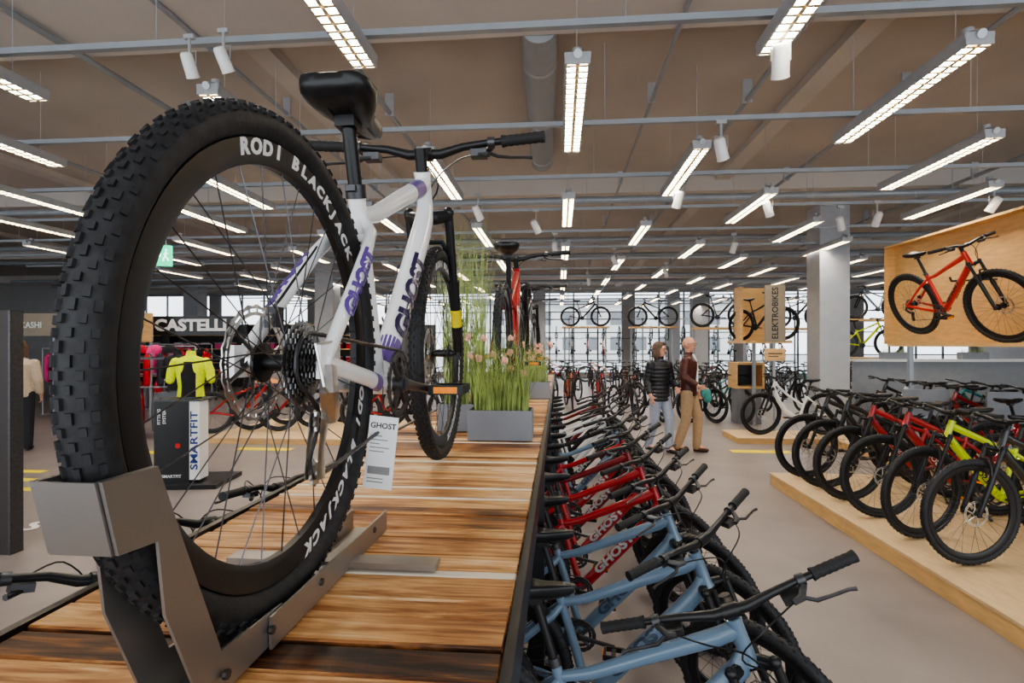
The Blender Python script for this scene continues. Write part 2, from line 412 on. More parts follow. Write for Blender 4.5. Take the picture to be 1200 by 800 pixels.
    for x,w,hh in prof:
        for j in range(m_):
            a=2*PI*j/m_; ca,sa=math.cos(a),math.sin(a)
            z=zc+(.012*math.cos((x-.1)/.27*PI)**2)+ (hh*.55*sa if sa>0 else hh*1.3*sa)
            if sa<=0.0: z-=abs(ca)*.006
            if sa>.8: z-=.004
            vs.append((x,w*math.copysign(abs(ca)**.75,ca),z))
    fs=[]
    for i in range(len(prof)-1):
        for j in range(m_): fs.append((i*m_+j,(i+1)*m_+j,(i+1)*m_+(j+1)%m_,i*m_+(j+1)%m_))
    fs.append(tuple(range(m_))); fs.append(tuple((len(prof)-1)*m_+j for j in range(m_-1,-1,-1)))
    q.add(vs,fs)
    for s in(-1,1): q.tube([(.13,s*.025,.94),(.16,s*.022,.925),(.29,s*.02,.925),(.34,s*.008,.94)],.0035,6)
    D['saddle']=q.mesh('saddle',black,60)
    cr=MB(); y0=-.052
    if far:
        cr.disc(.075,y0-.002,y0+.002,BB,16)
    else:
        cr.gear(BB+Vector((0,y0,0)),.078,.062,36,.003,.004); cr.gear(BB+Vector((0,y0+.008,0)),.060,.045,26,.003,.004)
        for i in range(4):
            a=PI/4+i*PI/2; cr.tube([BB+Vector((0,y0-.004,0)),BB+Vector((.066*math.cos(a),y0-.002,.066*math.sin(a)))],[.012,.007],6,sq=.6)
        cr.disc(.02,y0-.014,y0+.01,BB,16)
    ca_=math.radians(-8)
    dv=Vector((math.cos(ca_),0,math.sin(ca_)))
    for s in(-1,1):
        cr.tube([BB+Vector((0,s*.066,0)),BB+dv*(-s)*.09+Vector((0,s*.072,0)),BB+dv*(-s)*.172+Vector((0,s*.078,0))],[.015,.011,.012],8,sq=.6,ref=(0,1,0))
        if far: cr.box(BB+dv*(-s)*.172+Vector((0,s*.13,0)),(.09,.09,.02))
    cr.tube([BB+Vector((0,-.066,0)),BB+Vector((0,.066,0))],.011,8)
    D['crank']=cr.mesh('crank',dsteel if not far else black)
    for s,nm in((-1,'R'),(1,'L')):
        p=MB(); c=BB+dv*(-s)*.172+Vector((0,s*.135,0))
        p.tube([c+Vector((0,-s*.055,0)),c+Vector((0,s*.045,0))],.008,8)
        for dx in(-.042,.042): p.box(c+Vector((dx,0,0)),(.012,.085,.024))
        for dy in(-.04,.04): p.box(c+Vector((0,dy,0)),(.09,.010,.022))
        p.box(c,(.02,.08,.016)); p.mi=1
        for dx in(-.0495,.0495): p.box(c+Vector((dx,0,0)),(.004,.06,.016))
        D['pedal'+nm]=p.mesh('pedal',[black,amber])
    if not far:
        ch=MB(); P=[]
        for i in range(9): a=PI/2+PI*i/8*.9; P.append(RH+Vector((.046*math.cos(a),-.046,.046*math.sin(a))))
        P+= [Vector((.02,-.047,.305)),Vector((.035,-.047,.28)),Vector((.02,-.047,.262)),Vector((-.005,-.047,.225)),Vector((.005,-.047,.195)),Vector((.025,-.047,.192))]
        for i in range(10): a=-PI*.52+PI*1.04*i/9; P.append(BB+Vector((.078*math.cos(a),y0,.078*math.sin(a))))
        fine=[]
        for i in range(len(P)):
            a_,b_=P[i],P[(i+1)%len(P)]; m=max(1,int((b_-a_).length/.012))
            for j in range(m): fine.append(a_.lerp(b_,j/m))
        ch.tube(fine,[.0045 if i%2 else .0032 for i in range(len(fine))],6,closed=True,sq=.9)
        D['chain']=ch.mesh('chain',dsteel)
        d=MB(); d.tube([(0,-.075,.365),(-.015,-.082,.33),(.005,-.075,.305),(.03,-.066,.285)],[.012,.015,.014,.012],8)
        for yy in(-.057,-.038):
            d.tube([(.03,yy,.29),(.015,yy,.24),(.012,yy,.192)],[.017,.011,.016],8,sq=.18)
        d.gear((.028,-.047,.28),.020,.005,11,.004,.004); d.gear((.014,-.047,.20),.020,.005,11,.004,.004)
        d.tube([(-.02,-.085,.325),(-.05,-.09,.34),(-.045,-.075,.40),(.03,-.07,.405)],.0026,5)
        D['derailleur']=d.mesh('derailleur',alu if lod=='hero' else dsteel)
        b=MB(); b.box((.060,.045,.445),(.026,.020,.034)); b.tube([(.06,.048,.46),(.10,.055,.48),(.22,.046,.59)],.0025,5); D['caliper']=b.mesh('caliper',black)
        ks=MB(); ks.tube([(.30,.045,.325),(.285,.075,.27),(.24,.17,.015)],[.013,.009,.008],8); ks.ball((.24,.17,.016),.014,8); D['kickstand']=ks.mesh('kickstand',dsteel)
        dtA=Vector((.47,0,.345)); dtB=Vector((.80,0,.71))
        D['txtR']=wraptext('GHOST*',dtA,dtB,.0335,.068,1.35,.35,paint)
        d_=(dtA-dtB).normalized(); me=tmesh('GHOST',.06,paint,1.25,.4); me.transform(axmx((.645,.0325,.536),d_,Vector((-d_.z,0,d_.x)))); D['txtL']=me
    K[lod]=D; return D
def bike(loc,rz,col,label,group=None,lod='mid',st_=0.0,frame='frame',dec=None,sc=1,stand=True,drop=None):
    D=bk(lod); r=thing('bicycle',label,'bicycle',loc,rz,group); r.scale=(sc,sc,sc)
    S=steer(st_)
    fr=ob('frame',D[frame],r,color=col)
    if lod=='far':
        ob('wheel',D['wheel'],r,Matrix.Translation(RH)); ob('wheel',D['wheel'],r,S@Matrix.Translation(FH))
        ob('fork',D['fork'],r,S); ob('handlebar',D['bar'],r,S); ob('stem',D['stem'],r,S); ob('saddle',D['saddle'],r); ob('seatpost',D['post'],r); ob('crankset',D['crank'],r)
        return r,fr
    for rear,Mx in((1,Matrix.Translation(RH)),(0,S@Matrix.Translation(FH))):
        w=ob('wheel',D['rim'],r,Mx)
        ob('tyre',D['tyre'],w); ob('spokes',D['spokes'],w); ob('hub',D['hub'],w); ob('brake_rotor',D['rotor'],w)
        if rear: ob('cassette',D['cassette'],w)
    ob('fork',D['fork'],r,S); ob('stem',D['stem'],r,S)
    h=ob('handlebar',D['bar'],r,S)
    for nm in('R','L'):
        ob('grip',D['grip'+nm],h); ob('brake_lever',D['lever'+nm],h); ob('cable',D['cable'+nm],h)
        ob('pedal',D['pedal'+nm],r)
        if frame=='frame' and dec is not None: ob('lettering',D['txt'+nm],fr,color=dec)
    ob('seat_collar',D['collar'],fr)
    dm=Matrix.Translation(drop) if drop else Matrix.Identity(4)
    ob('seatpost',D['post'],r,dm); ob('saddle',D['saddle'],r,Matrix.Translation((.045,0,0))@dm if drop else dm)
    ob('crankset',D['crank'],r); ob('chain',D['chain'],r); ob('derailleur',D['derailleur'],r); ob('brake_caliper',D['caliper'],r)
    if stand: ob('kickstand',D['kickstand'],r)
    return r,fr
# ------------------------------------------------------------ room
HC=4.6; YF=28.0; XL=-24.0; XR=20.0
struct('floor',MB().b(XL,XR,-4,YF,-.1,0),floorm)
struct('ceiling',MB().b(XL,XR,-4,YF,HC,HC+.2),ringm)
i=0
for y in (4.35,10.2,16,21.8,27.4):
    i+=1; struct('trim_%d'%i,MB().b(XL,XR,y-.55,y+.35,HC-.28,HC-.001),beamm)
for x in (-14.5,-8.6,-2.9,2.8,8.5,14.2):
    i+=1; struct('trim_%d'%i,MB().b(x-.12,x+.12,-4,YF,HC-.10,HC-.002),beamm)
struct('wall_left',MB().b(XL-.2,XL,-4,YF,0,HC),wallm)
struct('wall_right',MB().b(XR,XR+.2,-4,YF,0,HC),wallm)
wb=MB().b(XL,-6.4,YF,YF+.15,0,2.75).b(XL,XR,YF,YF+.15,4.4,HC).b(-6.4,XR,YF,YF+.15,0,.25)
nb=8; bw=(XR-XL)/nb
for k in range(nb+1): wb.b(XL+k*bw-.3,XL+k*bw+.3,YF-.02,YF+.17,0,HC)
struct('wall_back',wb,wallm)
for k in range(nb):
    x0=XL+k*bw+.3; x1=XL+(k+1)*bw-.3; z0=2.75 if x1<-6 else .25
    f=MB()
    for zz in ([z0,4.36] if z0>1 else [z0,1.2,2.3,3.35,4.36]): f.b(x0,x1,YF+.02,YF+.1,zz,zz+.05)
    m=4
    for j in range(m+1):
        xx=x0+(x1-x0)*j/m; f.b(xx-.035,xx+.035,YF+.02,YF+.1,z0,4.4)
    struct('window_%d'%(k+1),f,winf)
struct('ground_outside',MB().b(-80,80,YF+.2,120,-.3,-.12),mat('outside asphalt',rgb(185,185,185),.8,noise=.1,ns=1))
bl=thing('building','pale apartment building seen through the back windows','building',(6,70,-.1))
part('wall',MB().b(-16,16,0,10,0,7.0),mat('pale facade',rgb(225,225,222),.8,noise=.04,ns=1),bl); part('roof',MB().b(-17,17,-.8,11,7.0,7.6),lgrey,bl)
for k in range(10):
    for zz in(1.2,4.4): part('window',MB().b(-14.5+k*3,-13+k*3,-.06,.02,zz,zz+1.7),grey,bl)
for px,d,hint,w in((970,10.5,'thick and near, right of the white step-through bike',.27),(819,25,'thin and far, right of the two walkers',.33),(384,16,'seen through the big knobby rear wheel',.27),(229,24,'far left above the clothing area',.33),(632,26.5,'at the back behind the second platform bike',.3),(788,26.5,'at the back window above the walkers',.3)):
    X,Y=W(px,d)
    t=thing('column','grey square concrete column '+hint,'column',(X,Y,0))
    part('shaft',MB().b(-w,w,-w,w,.12,HC-.29),colm,t); part('base',MB().b(-w-.02,w+.02,-w-.02,w+.02,0,.12),grey,t)
t=thing('ventilation_duct','fat pale grey duct under the ceiling above the platform','duct',(0,0,0))
part('pipe',MB().tube([(-.17,4.71,4.42),(-.25,8.2,4.42)],.165,20),lgrey,t)
for y in(5.3,6.6,7.9): part('clamp',MB().tube([(-.17-.023*(y-4.7),y,4.42),(-.17-.023*(y-4.7),y+.04,4.42)],.17,20),galv,t)
for k,(x,z,r) in enumerate(((-7,4.33,.03),(-4.3,4.33,.03),(-3.1,4.36,.022),(-1.9,4.33,.03),(1.0,4.36,.02),(2.0,4.33,.03),(3.6,4.36,.025),(6.4,4.33,.03))):
    t=thing('conduit','thin grey conduit running away along the ceiling, %s from the left'%OR1[k],'pipe',(x,0,0))
    part('pipe',MB().tube([(0,1.5,z-.06),(0,27,z-.06)],r,8),lgrey,t)
    for y in range(3,27,3): part('bracket',MB().b(-r-.02,r+.02,y,y+.03,z-.06-r,4.49),galv,t)
for k,y in enumerate((8.9,12.2,14.3,18.4,20,24)):
    t=thing('sprinkler_pipe','grey cross pipe under the ceiling, %s from the camera'%ORD[k],'pipe',(0,y,0))
    part('pipe',MB().tube([(-20,0,4.0),(18,0,4.0)],.06,10),railm,t)
    for x in range(-18,18,4): part('hanger',MB().tube([(x,0,4.0),(x,0,4.48)],.008,5),galv,t)
ZR=3.58
for k in range(16):
    y=3.33+1.5*k
    t=thing('lighting_rail','long grey metal lighting rail, %s from the camera'%ORD[k],'rail',(0,y,0),0,'ceiling lighting rails')
    part('rail_profile',MB().b(-13,12,-.022,.022,ZR,ZR+.04),railm,t)
    for x in range(-12,12,3): part('suspension_wire',MB().tube([(x+.4,0,ZR+.04),(x+.4,0,4.3)],.004,4),galv,t)
hm=MB(); L2=.8
hm.b(-.085,.085,-L2,L2,.055,.07)
for s in(-1,1):
    hm.add([(s*.080,-L2,.055),(s*.080,L2,.055),(s*.072,L2,-.005),(s*.072,-L2,-.005),(s*.086,-L2,.055),(s*.086,L2,.055),(s*.076,L2,-.005),(s*.076,-L2,-.005)],[(0,1,2,3),(4,7,6,5),(3,2,6,7),(0,3,7,4),(1,5,6,2)])
    hm.b(-.08,.08,s*L2-.004,s*L2+.004,-.005,.07)
house=hm.mesh('housing',galv)
lm=MB(); lm.b(-.012,.012,-L2,L2,-.008,.012)
for s in(-1,1): lm.b(s*.066,s*.074,-L2,L2,-.006,.014)
for j in range(21): y=-L2+.03+j*(2*L2-.06)/20; lm.b(-.072,.072,y-.011,y+.011,-.008,.012)
louv=lm.mesh('louvre',mat('louvre satin',rgb(190,178,155),.4,.3,noise=.03,ns=10))
gm=MB(); gm.add([(-.068,-L2+.01,.018),(.068,-L2+.01,.018),(.068,L2-.01,.018),(-.068,L2-.01,.018)],[(0,3,2,1)])
glo=gm.mesh('tube',glow,smooth=False)
en=MB().tube([(0,-L2+.1,.07),(0,-L2+.1,.14)],.035,10).tube([(0,-L2+.1,.10),(0,-L2-.02,.05)],.028,10); endc=en.mesh('adapter',galv)
wr=MB().tube([(0,0,.07),(0,0,4.30-ZR+.13)],.003,4)
wire=wr.mesh('wire',galv)
rows=[(-1.25,3.44),(.12,5.1),(1.3,3.5),(2.5,5.08),(3.75,3.45),(4.93,5.02),(-2.5,5.3),(-3.8,3.7),(-5.0,5.08),(-6.5,4.0),(-8.0,5.2),(-9.5,4.2),(6.3,3.9),(7.7,5.4),(9.2,4.4),(10.7,5.6)]
for ri,(X,f0) in enumerate(sorted(rows)):
    cnt=0
    for k in range(8):
        far_=f0+3.2*k; yc=far_-.8
        if far_>27: break
        p=PX(X,far_)
        if p<-10 or p>1215: continue
        t=thing('strip_light','lit louvred strip light, %s from the camera in the %s row from the left'%(ORD[cnt],OR1[ri]),'ceiling light',(X,yc,ZR-.13),0,'louvred strip lights')
        cnt+=1
        ob('housing',house,t);ob('louvre',louv,t);ob('light_tube',glo,t);ob('mount',endc,t)
        for s in(-.6,.6): ob('suspension_wire',wire,t,Matrix.Translation((0,s,0)))
sb=MB().lathe([(.0003,.11),(.04,.11),(.055,.09),(.058,-.09),(.062,-.11),(.055,-.11),(.05,-.08),(.0003,-.08)],seg=20,closed=False,axis='z')
sbody=sb.mesh('body',white); sglow=MB().disc(.05,-.085,-.08,seg=16,axis='z').mesh('lamp',spotglow)
syoke=MB().tube([(0,0,.12),(0,0,.28)],.014,8).b(-.05,.05,-.02,.02,.25,.29).tube([(-.065,0,0),(-.065,0,.13),(.065,0,.13),(.065,0,0)],.006,6).mesh('yoke',galv)
SL=['large white spotlight at the upper right beside a long strip light','white spotlight below the second rail right of centre','white spotlight just under the third rail','small spotlight over the second platform bike','left of two spotlights above the big knobby wheel','right of two spotlights above the big knobby wheel','white spotlight left of the thick grey column','white spotlight right of the thick grey column','small far spotlight above the walkers','tiny spotlight far above the platform end','spotlight just beside the top of the thick column','spotlight right above the second platform bike','tiniest far spotlight near the back windows','spotlight above the large plywood display','far spotlight above the black bikes on raised shelves','spotlight seen between saddle and frame of the white bike','spotlight above the small plywood display']
for k,(px,py) in enumerate(((915,72),(845,175),(795,234),(628,266),(222,88),(262,82),(900,245),(1028,257),(720,305),(650,290),(985,262),(560,250),(690,330),(1165,240),(780,320),(480,300),(860,290))):
    d=1.68*640/(405-py); X,Y=W(px,d); s_=.65 if k in(4,5) else .85
    t=thing('spotlight',SL[k],'spotlight',(X,Y,ZR-.29*s_),0,'track spotlights'); t.scale=(s_,)*3
    R_=Matrix.Rotation(random.uniform(-.9,.9),4,'Z')@Matrix.Rotation(.6,4,'X')
    ob('spot_body',sbody,t,R_); ob('lamp',sglow,t,R_); ob('yoke',syoke,t)
X,Y=W(180,7.5); t=thing('exit_sign','illuminated green and white emergency exit sign hanging from the ceiling at left','sign',(X,Y,2.75),.35)
part('box',MB().b(-.22,.02,-.04,.04,0,.28),exitw,t); part('green_face',MB().b(.02,.22,-.042,.04,0,.28),green,t)
g=MB(); g.b(.04,.10,-.047,-.042,.12,.16).add([(.04-.005,-.047,.14),(.07,-.047,.19),(.07,-.047,.09)],[(0,2,1)])
g.ball((.165,-.046,.215),(.014,.003,.014),8); g.tube([(.16,-.046,.195),(.155,-.046,.13),(.135,-.046,.10),(.13,-.046,.06)],.009,5,sq=.3); g.tube([(.155,-.046,.13),(.18,-.046,.10),(.195,-.046,.07)],.009,5,sq=.3); g.tube([(.135,-.046,.15),(.16,-.046,.18),(.19,-.046,.16)],.006,5,sq=.3)
part('pictogram',g,exitw,t)
for x in(-.15,.15): part('hanger',MB().tube([(x,0,.28),(x,0,1.84)],.005,5),galv,t)
# ------------------------------------------------------------ platform
ZP=1.24
pf=thing('display_platform','long raised display platform of scorched wooden boards on a black steel frame','display platform',(0,0,0))
pm=MB(); y=.22; XA=-.80
while y<7.9:
    w=random.choice((.05,.065,.075,.09)); z=random.uniform(-.006,0)
    pm.mi=0; pm.b(XA+.02+random.uniform(-.004,.004),-.075,y,y+w,ZP-.028+z,ZP+z); y+=w
    if random.random()<.26:
        pm.mi=1; q=random.choice((.010,.018,.026)); pm.b(XA+.02,-.075,y+.001,y+q,ZP-.03,ZP-.003); y+=q+.001  # thin pale strip: reflecting gap between boards, painted as colour
    else: y+=.005
o=part('deck',pm,[plankm,palegap],pf); bv=o.modifiers.new('b','BEVEL'); bv.width=.003; bv.segments=1
fr=MB(); fr.b(-.073,-.058,.2,7.95,ZP-.085,ZP+.001).b(XA,XA+.015,.2,7.95,ZP-.085,ZP+.001).b(XA,-.058,.19,.205,ZP-.085,ZP).b(XA,-.058,7.94,7.955,ZP-.085,ZP)
for yy in(.4,1.9,3.4,4.9,6.4,7.8): fr.b(XA+.01,-.07,yy-.02,yy+.02,ZP-.085,ZP-.034)
part('steel_frame',fr,blackpanel,pf)
for yy in(.3,2.28,4.2,6.1,7.85):
    for x in(-.085,XA+.03): part('leg',MB().b(x-.025,x+.025,yy-.025,yy+.025,0,ZP-.085),blackpanel,pf)
# hero bike
HX,HY=-.424,.805; hr=math.atan2(1.07,.027)+math.radians(1.0)
hero,hf=bike((HX,HY,ZP+.012),hr,(.95,.95,.95),'white and purple mountain bike with knobby tyres in front on the wooden platform',None,'hero',math.radians(1),dec=rgb(44,32,74),stand=False,drop=(.022,0,-.070))
def sleeve(pts,rs,sq): return MB().tube(pts,rs,16,sq=sq)
part('purple_band',sleeve([(.80,0,.868),(.71,0,.829)],[.0278,.0262],.9),purple,hf)
part('purple_band',sleeve([(.525,0,.405),(.47,0,.345)],[.0322,.0318],.9),purple,hf)
part('purple_band',sleeve([(.30,-.047,.321),(.25,-.054,.33)],[.0182,.0176],.7),purple,hf)
ob('stay_lettering',wraptext('GHOST*',(.08,-.0637,.447),(.22,-.052,.575),.0150,.038,1.5,.3,purple),hf)
ob('stay_lettering',wraptext('GHOST*',(.08,.0637,.447),(.22,.052,.575),.0150,.036,1.5,2.3,purple),hf)
rearw=[c for c in hero.children if c.name.startswith('wheel')][0]
frontw=[c for c in hero.children if c.name.startswith('wheel')][1]
forko=[c for c in hero.children if c.name.startswith('fork')][0]
part('sticker',MB().tube([FH+Vector((0,-.064,0))+U*.10,FH+Vector((0,-.064,0))+U*.16],.0186,12),mat('yellow sticker',rgb(225,205,40),.5,noise=.03,ns=10),forko)
SH=Matrix.Identity(4); SH[0][1]=.22
for wob in(rearw,frontw):
    for st0 in(112,-8):
        for sgn in(-1,1):
            ang=0
            for word in('RODI','BLACKJACK'):
                verts=MB()
                for chh in word:
                    th=math.radians(st0-ang); ang+=5.5; base=tbase(chh+'*')
                    if sgn<0: M_=axmx((.3115*math.cos(th),-.0116,.3115*math.sin(th)),(math.sin(th),0,-math.cos(th)),(math.cos(th),0,math.sin(th)))
                    else: M_=axmx((.3115*math.cos(-th),.0116,.3115*math.sin(-th)),(-math.sin(-th),0,math.cos(-th)),(math.cos(-th),0,math.sin(-th)))
                    M_=M_@Matrix.Diagonal((.035,.029,.03,1))@SH
                    verts.add([M_@v.co for v in base.vertices],[tuple(p.vertices) for p in base.polygons])
                ang+=4; part('rim_lettering',verts,whitedec,wob)
ws=thing('wheel_stand','folded grey steel wheel stand gripping the big rear tyre','bike stand',(HX,HY,ZP),hr)
W2=.030
c_=MB()
for s in(-1,1):
    k=[(-.366,s*W2,.292),(-.300,s*W2,.292),(-.285,s*W2,.222),(-.348,s*W2,.222)]
    c_.add(k+[(a,b-s*.003,c) for a,b,c in k],[(0,1,2,3),(7,6,5,4),(0,4,5,1),(1,5,6,2),(2,6,7,3),(3,7,4,0)])
k=[(-.366,-W2,.292),(-.366,W2,.292),(-.348,W2,.222),(-.348,-W2,.222)]
c_.add(k+[(a-.003,b,c) for a,b,c in k],[(0,1,2,3),(7,6,5,4),(0,4,5,1),(1,5,6,2),(2,6,7,3),(3,7,4,0)])
part('cup',c_,steel,ws)
for s in(-1,1):
    c_=MB(); y=s*(W2+.0028)
    pr=[(-.348,.222),(-.366,.292),(-.300,.292),(-.262,.20),(-.20,.055),(-.06,.045),(-.06,.004),(-.23,.004),(-.290,.14),(-.30,.218)]
    k=len(pr); c_.add([(p[0],y-.0018,p[1]) for p in pr]+[(p[0],y+.0018,p[1]) for p in pr],[tuple(range(k)),tuple(range(2*k-1,k-1,-1))]+[(i,i+k,(i+1)%k+k,(i+1)%k) for i in range(k)])
    part('side_plate',c_,steel,ws)
c_=MB(); c_.b(-.22,.38,-W2,W2,.001,.006)
for s in(-1,1): c_.b(-.10,.38,s*(W2+.008)-.002,s*(W2+.008)+.002,.001,.045)
part('base_channel',c_,steel,ws)
part('cross_foot',MB().b(.17,.21,-.20,.20,.0005,.012),steel,ws)
for x in(-.2,-.1,.05,.3): part('bolt',MB().tube([(x,-W2-.008,.028),(x,-W2-.013,.028)],.006,8),dsteel,ws)
tg=thing('price_tag','white paper price tag hanging from the white and purple bike','tag',(-.374,1.10,ZP+.115),math.radians(3))
TM=Matrix.Rotation(math.radians(6),4,'Y')
part('card',MB().b(-.030,.030,-.001,.001,.0,.150),whitedec,tg,TM)
l=MB()
for z,x1 in((.108,.0),(.100,.012),(.092,-.004),(.084,.016),(.076,.006)): l.b(-.024,x1,-.0016,-.001,z,z+.002)
l.b(-.024,.022,-.0016,-.001,.030,.046)
for z in(.020,.013): l.b(-.024,.01,-.0016,-.001,z,z+.002)
part('printed_lines',l,greydec,tg,TM); ob('lettering',tmesh('GHOST',.016,blackdec),tg,TM@axmx((0,-.0016,.130),(1,0,0),(0,0,1)))
part('string',MB().tube([(0.01,0,.145),(.01,.01,.21)],.001,4),blackdec,tg)
bike((-.30,2.98,ZP),PI/2,rgb(150,30,30),'red mountain bike standing second on the wooden platform behind the grass planters',None,'mid',.1,sc=1.03,dec=(.7,.7,.7))
bike((-.34,4.75,ZP),PI/2-.05,rgb(40,42,48),'black mountain bike standing third on the wooden platform',None,'mid',-.1,dec=(.6,.6,.6))
bike((-.36,6.5,ZP),PI/2+.04,rgb(110,120,130),'grey mountain bike standing last on the wooden platform',None,'far',.1)
def planter(X,Y,z,w,dp,h,gh,nbl,label,flowers=False,spread=1.0,rz=0,wd0=.0024):
    t=thing('planter',label,'planter',(X,Y,z),rz)
    b=MB(); th=.006
    b.b(-w/2,w/2,-dp/2,-dp/2+th,0,h).b(-w/2,w/2,dp/2-th,dp/2,0,h).b(-w/2,-w/2+th,-dp/2+th,dp/2-th,0,h).b(w/2-th,w/2,-dp/2+th,dp/2-th,0,h).b(-w/2+th,w/2-th,-dp/2+th,dp/2-th,0,.006)
    part('box',b,grey,t); part('soil',MB().b(-w/2+th,w/2-th,-dp/2+th,dp/2-th,.01,h-.015),soil,t)
    g=MB(); tips=[]
    for i in range(nbl):
        x=random.uniform(-w/2+.02,w/2-.02); y=random.uniform(-dp/2+.02,dp/2-.02); H=gh*random.uniform(.45,1.0)
        an=random.uniform(0,2*PI); ln=H*random.uniform(.03,.42)*spread; wd=wd0*random.uniform(.6,1.2)
        sx,sy=-math.sin(an)*wd,math.cos(an)*wd; vs=[];N_=5
        for k in range(N_+1):
            q=k/N_; cx=x+math.cos(an)*ln*q*q; cy=y+math.sin(an)*ln*q*q; cz=h-.02+H*q*(1-.12*q*ln/H*2); s=1-q*.9
            vs+= [(cx-sx*s,cy-sy*s,cz),(cx+sx*s,cy+sy*s,cz)]
        g.add(vs,[(2*k,2*k+1,2*k+3,2*k+2) for k in range(N_)]); tips.append((cx,cy,cz))
    part('grass',g,grassm,t)
    if flowers:
        for p in tips[::flowers]:
            f=MB()
            for j in range(5): f.ball((p[0]+random.uniform(-.009,.009),p[1]+random.uniform(-.009,.009),p[2]+random.uniform(-.008,.01)),(.009,.009,.012),6)
            part('flower',f,pinkm,t)
    return t
planter(-.255,2.42,ZP,.28,.15,.13,.42,440,'grey metal planter with bushy green grass right of the front wheel on the platform',44,spread=1.5)
planter(-.46,2.66,ZP,.24,.15,.13,.98,300,'grey planter with very tall grass behind the front wheel on the platform',0,spread=.6,wd0=.003)
planter(-.20,4.3,ZP,.26,.16,.13,.36,240,'grey planter with pink blossoms farther along the platform',8,1.2)
planter(-.25,6.1,ZP,.26,.16,.13,.32,160,'farthest small grass planter on the platform')
# ------------------------------------------------------------ rows of bikes
BLUE=rgb(108,130,150);RED=rgb(165,22,28);DRED=rgb(118,18,24);BLK=rgb(26,27,30);WHT=(.8,.8,.8);LIME=rgb(200,222,20);GRY=rgb(110,115,120);TEAL=rgb(40,130,130);ORG=rgb(215,90,25)
cn={BLUE:'steel blue',RED:'bright red',DRED:'dark red',BLK:'black',WHT:'white',LIME:'lime yellow',GRY:'grey',TEAL:'teal',ORG:'orange'}
cols=[BLUE,BLUE,BLUE,RED,RED,DRED,RED,BLUE,BLK,WHT,WHT,BLK,DRED,BLK]
for k,c in enumerate(cols):
    dc={BLUE:rgb(64,78,96),RED:(.5,.5,.5)}.get(c,(.4,.4,.4))
    stv=-86 if k==0 else -40+random.uniform(-7,7)
    bike((-.29+random.uniform(-.015,.015),1.73+.48*k,0),math.radians(-10+random.uniform(-1.2,1.2)),c,'%s mountain bike, %s from the camera in the floor row right of the platform'%(cn[c],ORD[k]),'bikes parked under the right side of the platform','mid' if k<9 else 'far',math.radians(stv),dec=dc,sc=.95)
for k,(y,c) in enumerate(((1.40,BLK),(1.90,BLK),(2.42,BLK))):
    bike((-.42,y,0),math.radians(180),c,'black mountain bike, %s from the camera on the floor left of the platform'%ORD[k],'bikes parked under the left side of the platform','mid',math.radians(-35+12*k),dec=(.3,.3,.3))
def plinth(x0,x1,y0,y1,h,label,z=0):
    t=thing('display_plinth',label,'plinth',((x0+x1)/2,(y0+y1)/2,z)); a=(x1-x0)/2; b=(y1-y0)/2
    part('top_panel',MB().b(-a,a,-b,b,h-.02,h),plyd,t); part('side_panels',MB().b(-a+.01,a-.01,-b+.01,b-.01,0,h-.02),ply,t); return t
plinth(2.5,5.3,1.9,6.75,.14,'low pine plinth carrying the front row of bikes on the right')
for k,(y,c) in enumerate(((4.0,BLK),(4.52,LIME),(5.05,RED),(5.58,RED),(6.05,BLK),(6.5,BLK))):
    bike((3.9,y+.16,.14),math.radians(188),c,'%s mountain bike, %s from the camera on the pine plinth at right'%(cn[c],ORD[k]),'bikes on the pine plinth','mid',math.radians(random.uniform(-6,10)),dec=(.65,.65,.65) if c!=LIME else BLK,sc=.99)
for k,y in enumerate((3.3,4.0,4.7,5.4)):
    c=[BLK,LIME,TEAL,RED][k]
    bike((4.35,y+.55,.14),math.radians(8),c,'%s bike, %s from the camera in the back row of the pine plinth'%(cn[c],ORD[k]),'back row on the pine plinth','far',.2)
rc=[BLK,GRY,RED,BLK,WHT,BLK,TEAL,ORG,BLK,DRED,BLK,BLUE]
plinth(4.5,7.0,7.3,9.3,.12,'low wooden plinth behind the front plinth at right')
for k in range(4):
    bike((5.9,7.5+.5*k,.12),math.radians(184),rc[k+2],'%s bike, %s from the camera in the row before the thick column'%(cn[rc[k+2]],ORD[k]),'bikes before the thick column','far',random.uniform(-.2,.2))
for k in range(7):
    bike((7.9,6.6+.6*k,0),math.radians(182),rc[k],'%s bike, %s from the camera in the third row at far right'%(cn[rc[k]],ORD[k]),'third row of bikes at right','far',random.uniform(-.2,.2))
for k in range(6):
    bike((9.8,7.2+.65*k,0),math.radians(182),rc[(k*5)%12],'%s bike, %s from the camera in the fourth row at far right'%(cn[rc[(k*5)%12]],ORD[k]),'fourth row of bikes at right','far',random.uniform(-.2,.2))
for k in range(5):
    c=[BLK,BLK,GRY,BLK,BLK][k]
    bike((1.3+.56*k,13.0,0),math.radians(-72),c,'%s bike, %s from the left in the row behind the two walkers'%(cn[c],OR1[k]),'row behind the walkers','far',random.uniform(-.3,.3))
plinth(3.0,5.3,9.5,10.4,.10,'low wooden plinth under the white step-through bike')
bike((4.60,9.9,.10),math.radians(183),(.9,.9,.9),'white step-through electric bike on a low plinth left of the thick column',None,'mid',.1,frame='eframe')
n=0
for (Y,x0,cnt,sp,ang,nm) in((15.2,-.6,12,.8,-80,'first'),(18.2,-1.2,13,.85,-100,'second'),(22.0,-1.5,15,.9,-85,'third')):
    for k in range(cnt):
        c=rc[(k*7+n)%12]
        bike((x0+sp*k,Y,0),math.radians(ang+random.uniform(-4,4)),c,'%s bike, %s from the left in the %s distant row toward the back windows'%(cn[c],OR1[k],nm),'distant bikes, %s row'%nm,'far',random.uniform(-.2,.2))
    n+=3
